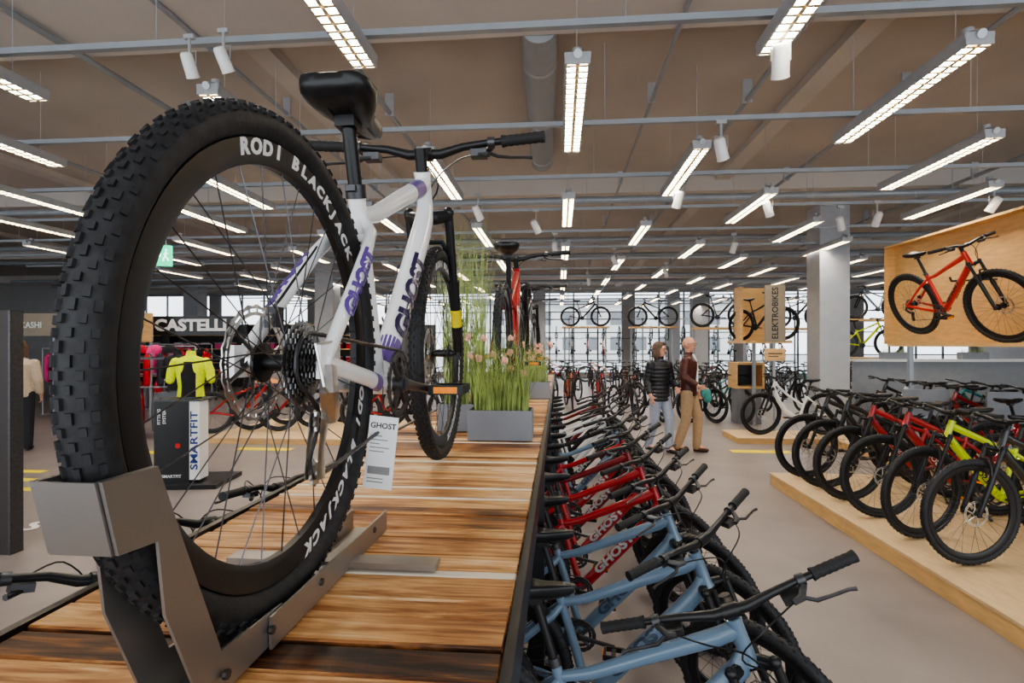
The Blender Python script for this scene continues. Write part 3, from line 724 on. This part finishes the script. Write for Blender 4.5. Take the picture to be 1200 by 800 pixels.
for k in range(6):
    c=rc[(k*5+2)%12]; bike((.4+1.9*k,25,0),PI,c,'%s bike, %s from the left in the last distant row, standing sideways'%(cn[c],OR1[k]),'distant bikes, last row','far')
rk=thing('hanging_rack','grey metal rack holding upright bikes before the back windows','rack',(4.0,26.6,0))
for z in(2.9,.9): part('crossbar',MB().b(-7,7,-.03,.03,z,z+.06),railm,rk)
for x in(-7,-3.5,0,3.5,7): part('post',MB().b(x-.03,x+.03,-.03,.03,0,3.0),railm,rk)
for k in range(18):
    c=rc[(k*5+1)%12]; r,_=bike((-2.4+.76*k,26.45,1.15),0,c,'%s bike hanging upright before the back windows, %s from the left'%(cn[c],OR1[k]),'bikes hanging upright','far')
    r.rotation_euler=(0,-PI/2,-PI/2)
def shelfbike(px,d,z,ang,c,label,slabel,w=1.7):
    X,Y=W(px,d)
    t=thing('display_shelf',slabel,'shelf',(X,Y,0),0)
    part('board',MB().b(-w/2,w/2,-.28,.28,z-.06,z),ply,t)
    for x in(-w/2+.1,w/2-.1): part('post',MB().b(x-.03,x+.03,.16,.22,0,z-.06),railm,t)
    s=math.cos(ang); bike((X-.55*s,Y,z),ang,c,label,'bikes on raised shelves','far',0)
shelfbike(686,20,2.35,0,BLK,'black bike on the left raised shelf before the back windows','left raised wooden shelf before the back windows')
shelfbike(765,20,2.35,PI,BLK,'black bike on the raised shelf above the walkers','raised wooden shelf above the walkers')
shelfbike(1015,14.2,1.35,0,LIME,'lime yellow bike on a raised shelf right of the thick column','low raised shelf with the lime yellow bike')
shelfbike(935,17,2.2,0,BLK,'black bike on a raised shelf left of the thick column','raised shelf just left of the thick column')
shelfbike(1025,16.5,2.45,PI,BLUE,'blue bike on the high shelf right of the thick column','high shelf with a blue bike right of the thick column',w=2)
shelfbike(845,16.4,2.2,0,BLK,'dark bike on a raised shelf left of the small plywood display','raised shelf left of the small plywood display')
# hanging plywood display right
t=thing('plywood_display','large open plywood display niche holding a red bike at upper right','display',(0,0,0))
z0,z1=1.68,3.16; x0,x1=4.60,5.24; ya,yb=4.4,9.0
part('back_panel',MB().b(x1-.02,x1,ya,yb,z0,z1),ply,t); part('shelf',MB().b(x0,x1,ya,8.1,z0-.04,z0),ply,t)
part('top_board',MB().b(x1-.16,x1,ya,yb,z1,z1+.03),ply,t)
part('side_board',MB().b(x1-.16,x1,yb,yb+.03,z0,z1+.03),ply,t)
for y in(4.6,8.7): part('post',MB().b(x1+.0,x1+.06,y-.03,y+.03,0,z1),railm,t)
rb,_=bike((4.81,7.72,z0+.12),0,rgb(215,42,22),'red mountain bike leaning on the plywood display at upper right',None,'mid',.12,dec=(.02,.02,.02),sc=1.15,stand=False)
rb.rotation_euler=(math.radians(19),math.radians(5.5),math.radians(-83.5)); rb.rotation_mode='XYZ'
part('wall_hook',MB().tube([(5.22,7.0,2.45),(4.72,7.02,2.43)],.012,8).tube([(4.72,7.02,2.43),(4.70,7.02,2.48)],.012,8),dsteel,t)
X,Y=W(880,11.5); t=thing('plywood_display','small plywood display box with a black bike in front of the far windows','display',(X,Y,0))
part('back_panel',MB().b(-.32,.32,-.1,-.06,1.75,2.85),ply,t); part('side_panel',MB().b(-.36,-.32,-.5,-.06,1.75,2.85),ply,t); part('shelf',MB().b(-.5,.35,-1.2,-.06,1.70,1.75),ply,t); part('post',MB().b(-.03,.03,-.2,-.14,0,1.7),railm,t)
bike((X-.28,Y-.25,1.75),math.radians(-58),BLK,'black mountain bike on the small plywood display',None,'far',.1,sc=.88)
X,Y=W(908,9.9); t=thing('sign_board','tall taupe sign board with vertical lettering beside the small plywood display','sign',(X,Y,0),-.1)
part('board',MB().b(-.17,.17,-.03,.03,1.72,2.75),signgrey,t); ob('lettering',tmesh('ELEKTROBIKES',.145,blackdec,.98),t,axmx((0.0,-.034,2.24),(0,0,1),(-1,0,0)))
part('small_plate',MB().b(-.17,.17,-.03,.03,1.38,1.6),ply,t); part('small_print',MB().b(-.12,.12,-.034,-.03,1.50,1.52).b(-.12,.05,-.034,-.03,1.45,1.465),blackdec,t); part('post',MB().b(-.02,.02,.03,.07,0,1.75),railm,t)
X,Y=W(888,11.0); t=thing('display_cube','plywood cube stand with a dark recess behind the white step-through bike','stand',(X,Y+.7,0))
b=MB(); b.b(-.3,.3,-.25,.25,.75,.80).b(-.3,.3,-.25,.25,1.25,1.3).b(-.3,-.25,-.25,.25,.8,1.25).b(.25,.3,-.25,.25,.8,1.25); part('cube_frame',b,ply,t); part('recess',MB().b(-.25,.25,.2,.25,.8,1.25),blackpanel,t); part('pedestal',MB().b(-.25,.25,-.2,.2,0,.75),grey,t)
t=thing('partition','long low pale partition with a ledge behind the bikes at right','partition',(7.5,11.7,0))
part('panel',MB().b(-1.5,5,0,.08,0,1.33),lgrey,t); part('ledge',MB().b(-1.55,5,-.12,.2,1.33,1.38),white,t)
for k,x in enumerate((6.8,8.3,10.0)): planter(x,11.74,1.38,.5,.16,.14,.16,120,'small grass planter on the long ledge, %s from the left'%OR1[k])
for k,(px,d) in enumerate(((1085,7.0),(1185,6.6))):
    X,Y=W(px,d); t=thing('info_panel','grey metal information panel between the right rows, %s'%['left one','right one'][k],'panel',(X,Y,.0))
    part('plate',MB().b(-.28,.28,-.015,.015,.76,1.09),grey,t); part('post',MB().b(-.03,.03,.0,.04,0,.76),railm,t)
for k,(px,py,w) in enumerate(((891,529,.9),(310,526,.9),(215,520,.5),(32,552,.5),(30,562,.5),(28,573,.55),(178,530,.5),(262,512,.7))):
    d=1.65*640/(py-405); X,Y=W(px,d); h_=.065 if 2<k<6 else .10; tag(ob('floor_tape',MB().b(-w/2,w/2,-h_,h_,.0005,.003).mesh('tape',yellowtape)),'yellow tape strip on the floor, %s'%['right of the walkers','long one seen behind the wheel','short one behind the display stand','far left, back stripe','far left, middle stripe','far left, front stripe','left of the display stand','behind the hub of the knobby wheel'][k],'floor marking').location=(X,Y,0)
d=1.65*640/(617-405); X,Y=W(38,d); o=ob('floor_lettering',tmesh('S',.35,whitedec,1.3,.05),None,axmx((X,Y,.006),(1,0,0),(0,1,0))); tag(o,'white lettering stuck on the floor at far left','floor marking')
# ------------------------------------------------------------ left area
t=thing('doorway_panel','dark brown upright panel at the left edge of the shop','panel',(-4.56,4.0,0))
part('panel',MB().b(-.35,.24,-.05,.05,0,1.93),darkbrown,t); part('edge_strip',MB().b(.24,.255,-.055,.055,0,1.93),dsteel,t)
X,Y=W(219,6.6); t=thing('advertising_stand','black advertising stand with white vertical lettering on a dark base','display stand',(X,Y,0),.15)
part('base',MB().b(-.5,.5,-.35,.35,0,.05),blackpanel,t); part('black_box',MB().b(-.27,.13,-.2,.2,.05,1.0),blackpanel,t)
part('white_panel',MB().b(.135,.25,-.21,.0,.08,1.0),white,t); part('top',MB().b(-.28,.26,-.22,.22,1.0,1.02),dsteel,t)
ob('lettering',tmesh('SMARTFIT',.115,blueink,1.35),t,axmx((.193,-.214,.54),(0,0,1),(-1,0,0)))
ob('lettering',tmesh('FITTING',.05,whitedec),t,axmx((-.21,-.204,.82),(0,0,1),(-1,0,0))); ob('lettering',tmesh('SYSTEM',.05,whitedec),t,axmx((-.15,-.204,.82),(0,0,1),(-1,0,0))); ob('lettering',tmesh('SMARTFIT',.05,whitedec),t,axmx((-.07,-.204,.12),(1,0,0),(0,0,1)))
part('red_dot',MB().disc(.03,-.204,-.2,(.0,0,.48),16),mat('red print',rgb(200,40,30),.5,noise=.05,ns=5),t)
def torso(loc,rz,c1,c2,label):
    t=thing('mannequin_torso',label,'mannequin',loc,rz)
    b=MB(); b.loft([((0,0,z),rx,ry) for z,rx,ry in((0,.10,.155),(.12,.095,.14),(.28,.11,.165),(.40,.10,.18),(.46,.07,.14),(.49,.05,.06),(.55,.045,.045))],18)
    for s in(-1,1): b.limb([(0,s*.165,.41),(0,s*.21,.30),(.01,s*.225,.20)],[.06,.055,.05])
    part('jersey',b,cloth,t,color=c1)
    v=MB(); v.loft([((0,0,z),rx,ry) for z,rx,ry in((.0,.110,.125),(.12,.105,.115),(.28,.121,.13),(.42,.104,.10))],18); part('front_panel',v,cloth,t,color=c2)
    part('stand',MB().tube([(0,0,-.01),(0,0,.05)],.02,8).disc(.12,-.02,0,axis='z'),dsteel,t)
X,Y=W(222,6.6); torso((X+.02,Y,1.04),-PI/2+.3,rgb(225,240,25),BLK,'neon yellow and black jersey torso on top of the black advertising stand')
X,Y=W(198,7.2); torso((X-.1,Y+.3,1.04),-PI/2-.2,BLK,BLK,'black jersey torso left of the neon yellow one')
pp=thing('pedestal','black pedestal carrying the black jersey torso','pedestal',(X-.1,Y+.3,0)); part('body',MB().b(-.15,.15,-.15,.15,0,.95),blackpanel,pp); part('top',MB().b(-.17,.17,-.17,.17,.95,1.02),dsteel,pp)
gmb=MB(); gmb.loft([((0,0,z),rx,ry) for z,rx,ry in((0,.05,.22),(.2,.06,.21),(.45,.06,.22),(.6,.05,.2),(.65,.03,.08),(.68,.03,.06))],14)
for s in(-1,1): gmb.limb([(0,s*.19,.57),(0,s*.25,.35),(.01,s*.26,.08)],[.05,.045,.04],8)
gme=gmb.mesh('garment',cloth)
hang=MB().tube([(0,-.17,.62),(0,0,.71),(0,.17,.62)],.005,5).tube([(0,0,.7),(0,0,.76),(.02,0,.79)],.003,5).mesh('hanger',dsteel)
GC=[rgb(190,25,48),rgb(230,66,138),BLK,rgb(205,28,42),rgb(60,60,70),rgb(238,90,158),rgb(160,20,32),GRY]
GN=['red','pink','black','scarlet','dark grey','bright pink','dark red','grey']
def rackg(X,Y,z,rz,n_,nm,ti):
    t=thing('clothes_rail','grey metal clothes rail %s'%nm,'clothes rail',(X,Y,0),rz)
    part('bar',MB().tube([(-.9,0,z+.79),(.9,0,z+.79)],.014,8),railm,t)
    for s in(-1,1): part('upright',MB().tube([(s*.9,0,0),(s*.9,0,z+.79)],.016,8).b(s*.9-.03,s*.9+.03,-.3,.3,0,.03),railm,t)
    for k in range(n_):
        a=-.75+1.5*k/(n_-1); x=X+a*math.cos(rz); y=Y+a*math.sin(rz); c=GC[(k+ti)%8]
        g=thing('jacket','%s jacket, %s from the left on the clothes rail %s'%(GN[(k+ti)%8],OR1[k],nm),'jacket',(x,y,z),rz+.5,'jackets on rails')
        ob('cloth',gme,g,color=c); ob('hanger',hang,g)
for (px,d,z,rz,n_,nm,ti) in((172,10.7,.85,.2,7,'nearest the stand',0),(150,12.8,.2,.0,7,'behind at far left',2),(212,14,.9,-.1,7,'under the wide black sign',5),(95,13,.8,.1,6,'left of the knobby tyre',1),(165,10.0,.1,.2,7,'low by the stand',3)):
    X,Y=W(px,d); rackg(X,Y,z,rz,n_,nm,ti)
X,Y=W(216,12.0); t=thing('shop_sign','wide black sign board with white capital lettering at left','sign',(X+.1,Y,0))
part('board',MB().b(-1.0,1.05,-.04,.04,1.88,2.30),blackpanel,t); ob('lettering',tmesh('CASTELLI*',.34,whitedec,1.18),t,axmx((0.08,-.05,2.09),(1,0,0),(0,0,1)))
for x in(-.9,.9): part('post',MB().b(x-.02,x+.02,0,.04,0,1.88),railm,t)
X,Y=W(38,11); t=thing('shop_sign','taupe sign board with small white lettering at far left','sign',(X,Y,0))
part('board',MB().b(-.6,.6,-.04,.04,1.85,2.3),signgrey,t); ob('lettering',tmesh('KASHI',.17,whitedec),t,axmx((0.02,-.05,2.06),(1,0,0),(0,0,1)))
for x in(-.47,.47): part('post',MB().b(x-.03,x+.03,0,.04,0,1.85),railm,t)
X,Y=W(153,11.6); t=thing('display_shelf','lit wooden shelf with a black bicycle wheel at left','shelf',(X,Y,0)); part('back_panel',MB().b(-.4,.4,.1,.14,1.75,2.35),ply,t); part('board',MB().b(-.4,.4,-.2,.1,1.73,1.77),ply,t); part('post',MB().b(-.03,.03,.05,.1,0,1.73),railm,t)
lw=thing('loose_wheel','loose black bicycle wheel standing on the lit wooden shelf','wheel',(X,Y-.05,2.107)); lw.scale=(.9,.9,.9)
D=bk('mid'); ob('rim',D['rim'],lw); ob('tyre',D['tyre'],lw); ob('spokes',D['spokes'],lw); ob('hub',D['hub'],lw)
hl=MB(); vs=[]
for i in range(7):
    ph=PI/2*i/6
    for j in range(16):
        a=2*PI*j/16; q=1+(.05 if j%2 else -.04); vs.append((.14*math.cos(ph)*math.cos(a)*q,.10*math.cos(ph)*math.sin(a)*q,.12*math.sin(ph)))
hl.add(vs,[(i*16+j,i*16+(j+1)%16,(i+1)*16+(j+1)%16,(i+1)*16+j) for i in range(6) for j in range(16)]); hme=hl.mesh('shell',cloth)
strap=MB().tube([(0,-.09,0),(0,-.05,-.06),(0,.05,-.06),(0,.09,0)],.004,4).mesh('strap',black)
X,Y=W(165,9.4); t=thing('helmet_shelf','dark shelf with pink helmets left of the jersey torsos','shelf',(X,Y,0)); part('board',MB().b(-.7,.7,-.2,.2,1.42,1.45),dsteel,t)
for s in(-1,1): part('upright',MB().b(s*.68-.02,s*.68+.02,-.2,.2,0,1.42),dsteel,t)
for k in range(5):
    g=thing('helmet','%s bicycle helmet, %s from the left on the dark shelf'%(['pink','bright pink','red','pink','black'][k],OR1[k]),'helmet',(X-.55+.27*k,Y,1.525),PI/2,'helmets on the shelf'); g.scale=(1.1,1.1,1.2)
    ob('shell',hme,g,color=[GC[1],GC[5],GC[0],GC[1],BLK][k]); ob('strap',strap,g)
X,Y=W(330,9.6)
plinth(X-1.2,X+3.2,Y-.45,Y+1.9,.1,'low wooden plinth for the bikes in the left hall')
for k,(px,d,c) in enumerate(((280,9.6,RED),(325,10.0,RED),(365,10.7,BLK),(455,9.8,RED),(485,10.3,BLK),(430,11.2,BLK))):
    X,Y=W(px,d); bike((X-.5,Y,.1),math.radians(20),c,'%s bike behind the big spoked wheel, %s from the left in the left hall'%(cn[c],OR1[k]),'bikes in the left hall','far',.2)
for k in range(15):
    c=rc[(k*7)%12]; bike((-11.5+.85*k,16.5+(k%3)*.3,0),math.radians(-75+random.uniform(-8,8)),c,'%s bike, %s from the left in the distant row on the left side'%(cn[c],OR1[k]),'distant bikes on the left','far',random.uniform(-.2,.2))
for k,x in enumerate((-17.5,-14.2,-10.9,-7.6)):
    t=thing('shelving_unit','tall dark shelving unit with goods at the back left, %s from the left'%OR1[k],'shelving',(x,21,0))
    part('carcass',MB().b(-1.5,1.5,.3,.34,0,2.5).b(-1.5,-1.45,-.2,.3,0,2.5).b(1.45,1.5,-.2,.3,0,2.5),darkbrown,t)
    for z in(.4,.95,1.5,2.05,2.46): part('shelf',MB().b(-1.45,1.45,-.2,.3,z,z+.04),ply,t)
    for z in(.44,.99,1.54):
        for j in range(5):
            gx=x-1.15+.57*j; g=thing('goods_box','small goods box, %s along the %s shelf of the %s back shelving unit'%(OR1[j],{.44:'lower',.99:'middle',1.54:'upper'}[z],OR1[k]),'box',(gx,21.02,z+.001),0,'boxes on back shelving')
            cc=random.choice(GC); ob('box_body',MB().b(-.17,.17,-.13,.13,0,.2).mesh('b',cloth),g,color=cc); ob('lid',MB().b(-.18,.18,-.14,.14,.2,.25).mesh('l',cloth),g,color=(.4,.4,.4))
# ------------------------------------------------------------ people
def remesh(o,v,it=3):
    m=o.modifiers.new('r','REMESH'); m.mode='VOXEL'; m.voxel_size=v; m.use_smooth_shade=True
    s=o.modifiers.new('s','SMOOTH'); s.iterations=it; s.factor=.5
def person(label,loc,rz,J,topm,pantm,shoe,hair,quilt,sc=1.0,hturn=0,open_shirt=False):
    t=thing('person',label,'person',loc,rz); t.scale=(sc,sc,sc)
    b=MB(); V=Vector
    b.loft([((0,0,z),rx,ry) for z,rx,ry in((.88,.10,.15),(1.0,.11,.16),(1.12,.095,.135),(1.28,.115,.155),(1.38,.11,.17),(1.45,.06,.12),(1.48,.05,.06),(1.56,.05,.052))],16)
    for s in('L','R'):
        b.limb([J['hip'+s],J['knee'+s],J['ank'+s]],[.085,.058,.042]); 
        b.limb([J['ank'+s],V(J['ank'+s])+V((.13,0,-.045))],[.038,.028])
        b.limb([J['sh'+s],J['el'+s],J['wr'+s]],[.052,.042,.028])
        w=V(J['wr'+s]); dr=(w-V(J['el'+s])).normalized(); side=1 if s=='L' else -1
        fx=V((1,0,0))-dr*dr.x; fx.normalize(); nn=dr.cross(fx)
        b.tube([w,w+dr*.03,w+dr*.09],[.027,.040,.040],10,sq=.42,ref=nn)
        inw=nn if nn.y*side<0 else -nn
        for i,(o_,l_) in enumerate(((.029,.068),(.010,.078),(-.010,.073),(-.029,.056))):
            p=w+dr*.085+fx*o_; b.limb([p,p+dr*l_*.5+inw*.006,p+dr*l_*.9+inw*.028],[.0095,.009,.008],8)
        p=w+dr*.03+fx*.032; b.limb([p,p+fx*.025+dr*.03,p+fx*.025+dr*.06+inw*.012],[.011,.010,.009],8)
    h=MB(); h.ball((0.0,0,1.66),(.098,.077,.105),20); h.ball((.03,0,1.585),(.062,.055,.062),16); h.ball((.055,0,1.555),(.03,.03,.025),10)
    h.tube([(.088,0,1.66),(.112,0,1.625),(.098,0,1.612)],[.009,.015,.012],8)
    for s in(-1,1): h.ball((-.005,s*.079,1.635),(.022,.012,.033),10); h.tube([(.088,s*.012,1.677),(.080,s*.052,1.675)],.009,6)
    h.tube([(0,0,1.47),(.005,0,1.60)],[.056,.053],12)
    Rz=Matrix.Rotation(hturn,4,'Z')
    b.join(h,Rz)
    o=part('body',b,skin,t); remesh(o,.0075,2)
    e=MB()
    for s in(-1,1): e.ball((.083,s*.032,1.652),(.012,.014,.009),8)
    e.v=[tuple(Rz@Vector(v)) for v in e.v]; part('eyes',e,eyew,o)
    e=MB(); 
    for s in(-1,1): e.ball((.0935,s*.032,1.652),(.003,.006,.006),8)
    e.v=[tuple(Rz@Vector(v)) for v in e.v]; part('pupils',e,blackdec,o)
    e=MB().tube([(.083,-.024,1.585),(.094,0,1.588),(.083,.024,1.585)],[.003,.007,.003],6); e.v=[tuple(Rz@Vector(v)) for v in e.v]; part('mouth',e,lip,o)
    if open_shirt is not None:
        e=MB()
        for s in(-1,1):
            e.tube([(.105+.002*math.cos(a),s*.034+.024*math.cos(a),1.652+.018*math.sin(a)) for a in [2*PI*i/12 for i in range(12)]],.0022,5,closed=True)
            e.tube([(.103,s*.058,1.655),(.0,s*.083,1.655)],.002,5)
        e.tube([(.106,-.01,1.655),(.106,.01,1.655)],.002,5); e.v=[tuple(Rz@Vector(v)) for v in e.v]; part('glasses',e,blackdec,t)
    j=MB()
    if quilt:
        secs=[]
        z=.82
        zs=[(.82,.13,.19),(.95,.135,.19),(1.10,.12,.165),(1.28,.135,.185),(1.38,.13,.19),(1.45,.085,.14),(1.50,.068,.075),(1.55,.066,.07)]
        def interp(z):
            for a,b_ in zip(zs,zs[1:]):
                if a[0]<=z<=b_[0]:
                    q=(z-a[0])/(b_[0]-a[0]); return a[1]+(b_[1]-a[1])*q,a[2]+(b_[2]-a[2])*q
            return zs[-1][1:]
        while z<1.55:
            rx,ry=interp(z); k=abs(math.sin((z-.82)/.062*PI)); secs.append(((0,0,z),rx-.012+.016*k,ry-.012+.016*k)); z+=.0103
        j.loft(secs,20)
    else:
        j.loft([((0,0,z),rx,ry) for z,rx,ry in((.86,.125,.18),(.90,.13,.185),(1.0,.128,.18),(1.12,.118,.165),(1.28,.135,.185),(1.38,.128,.19),(1.45,.08,.14),(1.49,.066,.075),(1.53,.066,.07))],20)
    for s in('L','R'):
        a,b_,c=V(J['sh'+s]),V(J['el'+s]),V(J['wr'+s]); pts=[];rs=[]
        N_=28
        for i in range(N_+1):
            q=i/N_; p=a.lerp(b_,q*2) if q<.5 else b_.lerp(c,(q-.5)*2*.93); pts.append(p)
            r=.072-.024*q; rs.append(r+(.007*abs(math.sin(i*PI/3.5))-.004 if quilt else 0))
        j.tube(pts,rs,14); j.ball(a,.074,12); j.ball(b_,.058,10)
    o=part('jacket',j,topm,t); remesh(o,.011 if not quilt else .008,1 if quilt else 4)
    if open_shirt:
        part('shirt',MB().loft([((.035,0,z),rx,ry) for z,rx,ry in((.93,.103,.045),(1.28,.108,.04),(1.40,.092,.04),(1.5,.05,.035))],12),white,t)
    p=MB(); p.loft([((0,0,z),rx,ry) for z,rx,ry in((.84,.115,.165),(.93,.118,.168),(1.02,.11,.155))],18)
    for s in('L','R'): p.limb([J['hip'+s],J['knee'+s],V(J['ank'+s])+V((0,0,-.01))],[.102,.077,.064],14)
    o=part('trousers',p,pantm,t); remesh(o,.012,4)
    for s in('L','R'):
        a=V(J['ank'+s]); q=MB(); q.ball(a+V((.0,0,-.035)),(.055,.045,.05),12); q.ball(a+V((.09,0,-.052)),(.095,.047,.036),12); q.tube([a+V((-.05,0,-.062)),a+V((.17,0,-.062))],[.026,.024],8)
        o=part('shoe',q,shoe,t); remesh(o,.008,2)
    if hair:
        q=MB(); q.ball((-.018,0,1.685),(.105,.092,.100),18); q.ball((-.055,0,1.58),(.055,.088,.12),14)
        for s in(-1,1): q.ball((-.005,s*.078,1.60),(.048,.024,.115),12)
        q.ball((.045,.02,1.745),(.055,.06,.03),10)
        q.v=[tuple(Rz@Vector(v)) for v in q.v]; o=part('hair',q,hair,t); remesh(o,.008,2)
    return t
def JJ(**k):
    d=dict(hipL=(0,.09,.92),hipR=(0,-.09,.92),kneeL=(.03,.10,.50),kneeR=(.0,-.10,.50),ankL=(-.02,.10,.09),ankR=(-.02,-.10,.09),shL=(0,.175,1.40),shR=(0,-.175,1.40),elL=(-.03,.235,1.13),elR=(-.03,-.235,1.13),wrL=(.05,.24,.90),wrR=(.05,-.24,.90)); d.update(k); return d
X,Y=W(773,8.5)
person('woman with shoulder-length brown hair in a black quilted jacket and light jeans',(X,Y,0),math.radians(-60),JJ(kneeL=(.13,.09,.52),ankL=(.12,.09,.09),kneeR=(-.02,-.09,.50),ankR=(-.18,-.09,.10),elL=(.02,.23,1.14),wrL=(.20,.17,1.03),elR=(-.05,-.22,1.14),wrR=(.08,-.25,.93)),puffer,denim,shoeb,hairm,True,.965,math.radians(25))
X,Y=W(807,8.5)
person('bald man with glasses in an open brown leather jacket and beige trousers',(X,Y,0),math.radians(-25),JJ(kneeL=(.12,.09,.52),ankL=(.10,.09,.09),kneeR=(-.02,-.09,.50),ankR=(-.15,-.09,.10),elR=(-.02,-.24,1.15),wrR=(.18,-.20,1.03),elL=(-.05,.24,1.14),wrL=(.07,.25,.93)),leather,beige,shoem,None,False,1.015,math.radians(-10),True)
bg=thing('carried_bag','small teal cloth bundle held at the hip by the bald man','bag',(X+.19,Y-.25,.86)); q=MB().ball((0,0,.08),(.08,.06,.09),14).ball((.03,-.01,0),(.06,.05,.07),12); o=part('cloth',q,tealm,bg); remesh(o,.01); part('strap',MB().tube([(-.03,0,.14),(-.06,.03,.24),(.0,.02,.16)],.008,6),tealm,bg)
X,Y=W(24,8.6)
person('person in a beige knit top and dark trousers half hidden at the far left',(X,Y,0),math.radians(120),JJ(),palefab,darkcl,shoeb,hairm,False,.98,0,None)
# ------------------------------------------------------------ world, camera
w=bpy.data.worlds.new('World'); bpy.context.scene.world=w; w.use_nodes=True
bgn=w.node_tree.nodes['Background']; bgn.inputs[0].default_value=(.88,.94,1,1); bgn.inputs[1].default_value=2.0
cam=bpy.data.cameras.new('Camera'); co_=bpy.data.objects.new('Camera',cam); C.objects.link(co_)
co_.location=(0,0,1.65); co_.rotation_euler=(PI/2,0,TH); cam.lens=19.2; cam.sensor_width=36; cam.shift_y=.0042; cam.clip_start=.02; cam.clip_end=300
bpy.context.scene.camera=co_
vs_=bpy.context.scene.view_settings
vs_.exposure=0.32
try: vs_.look='AgX - Medium High Contrast'
except Exception: pass
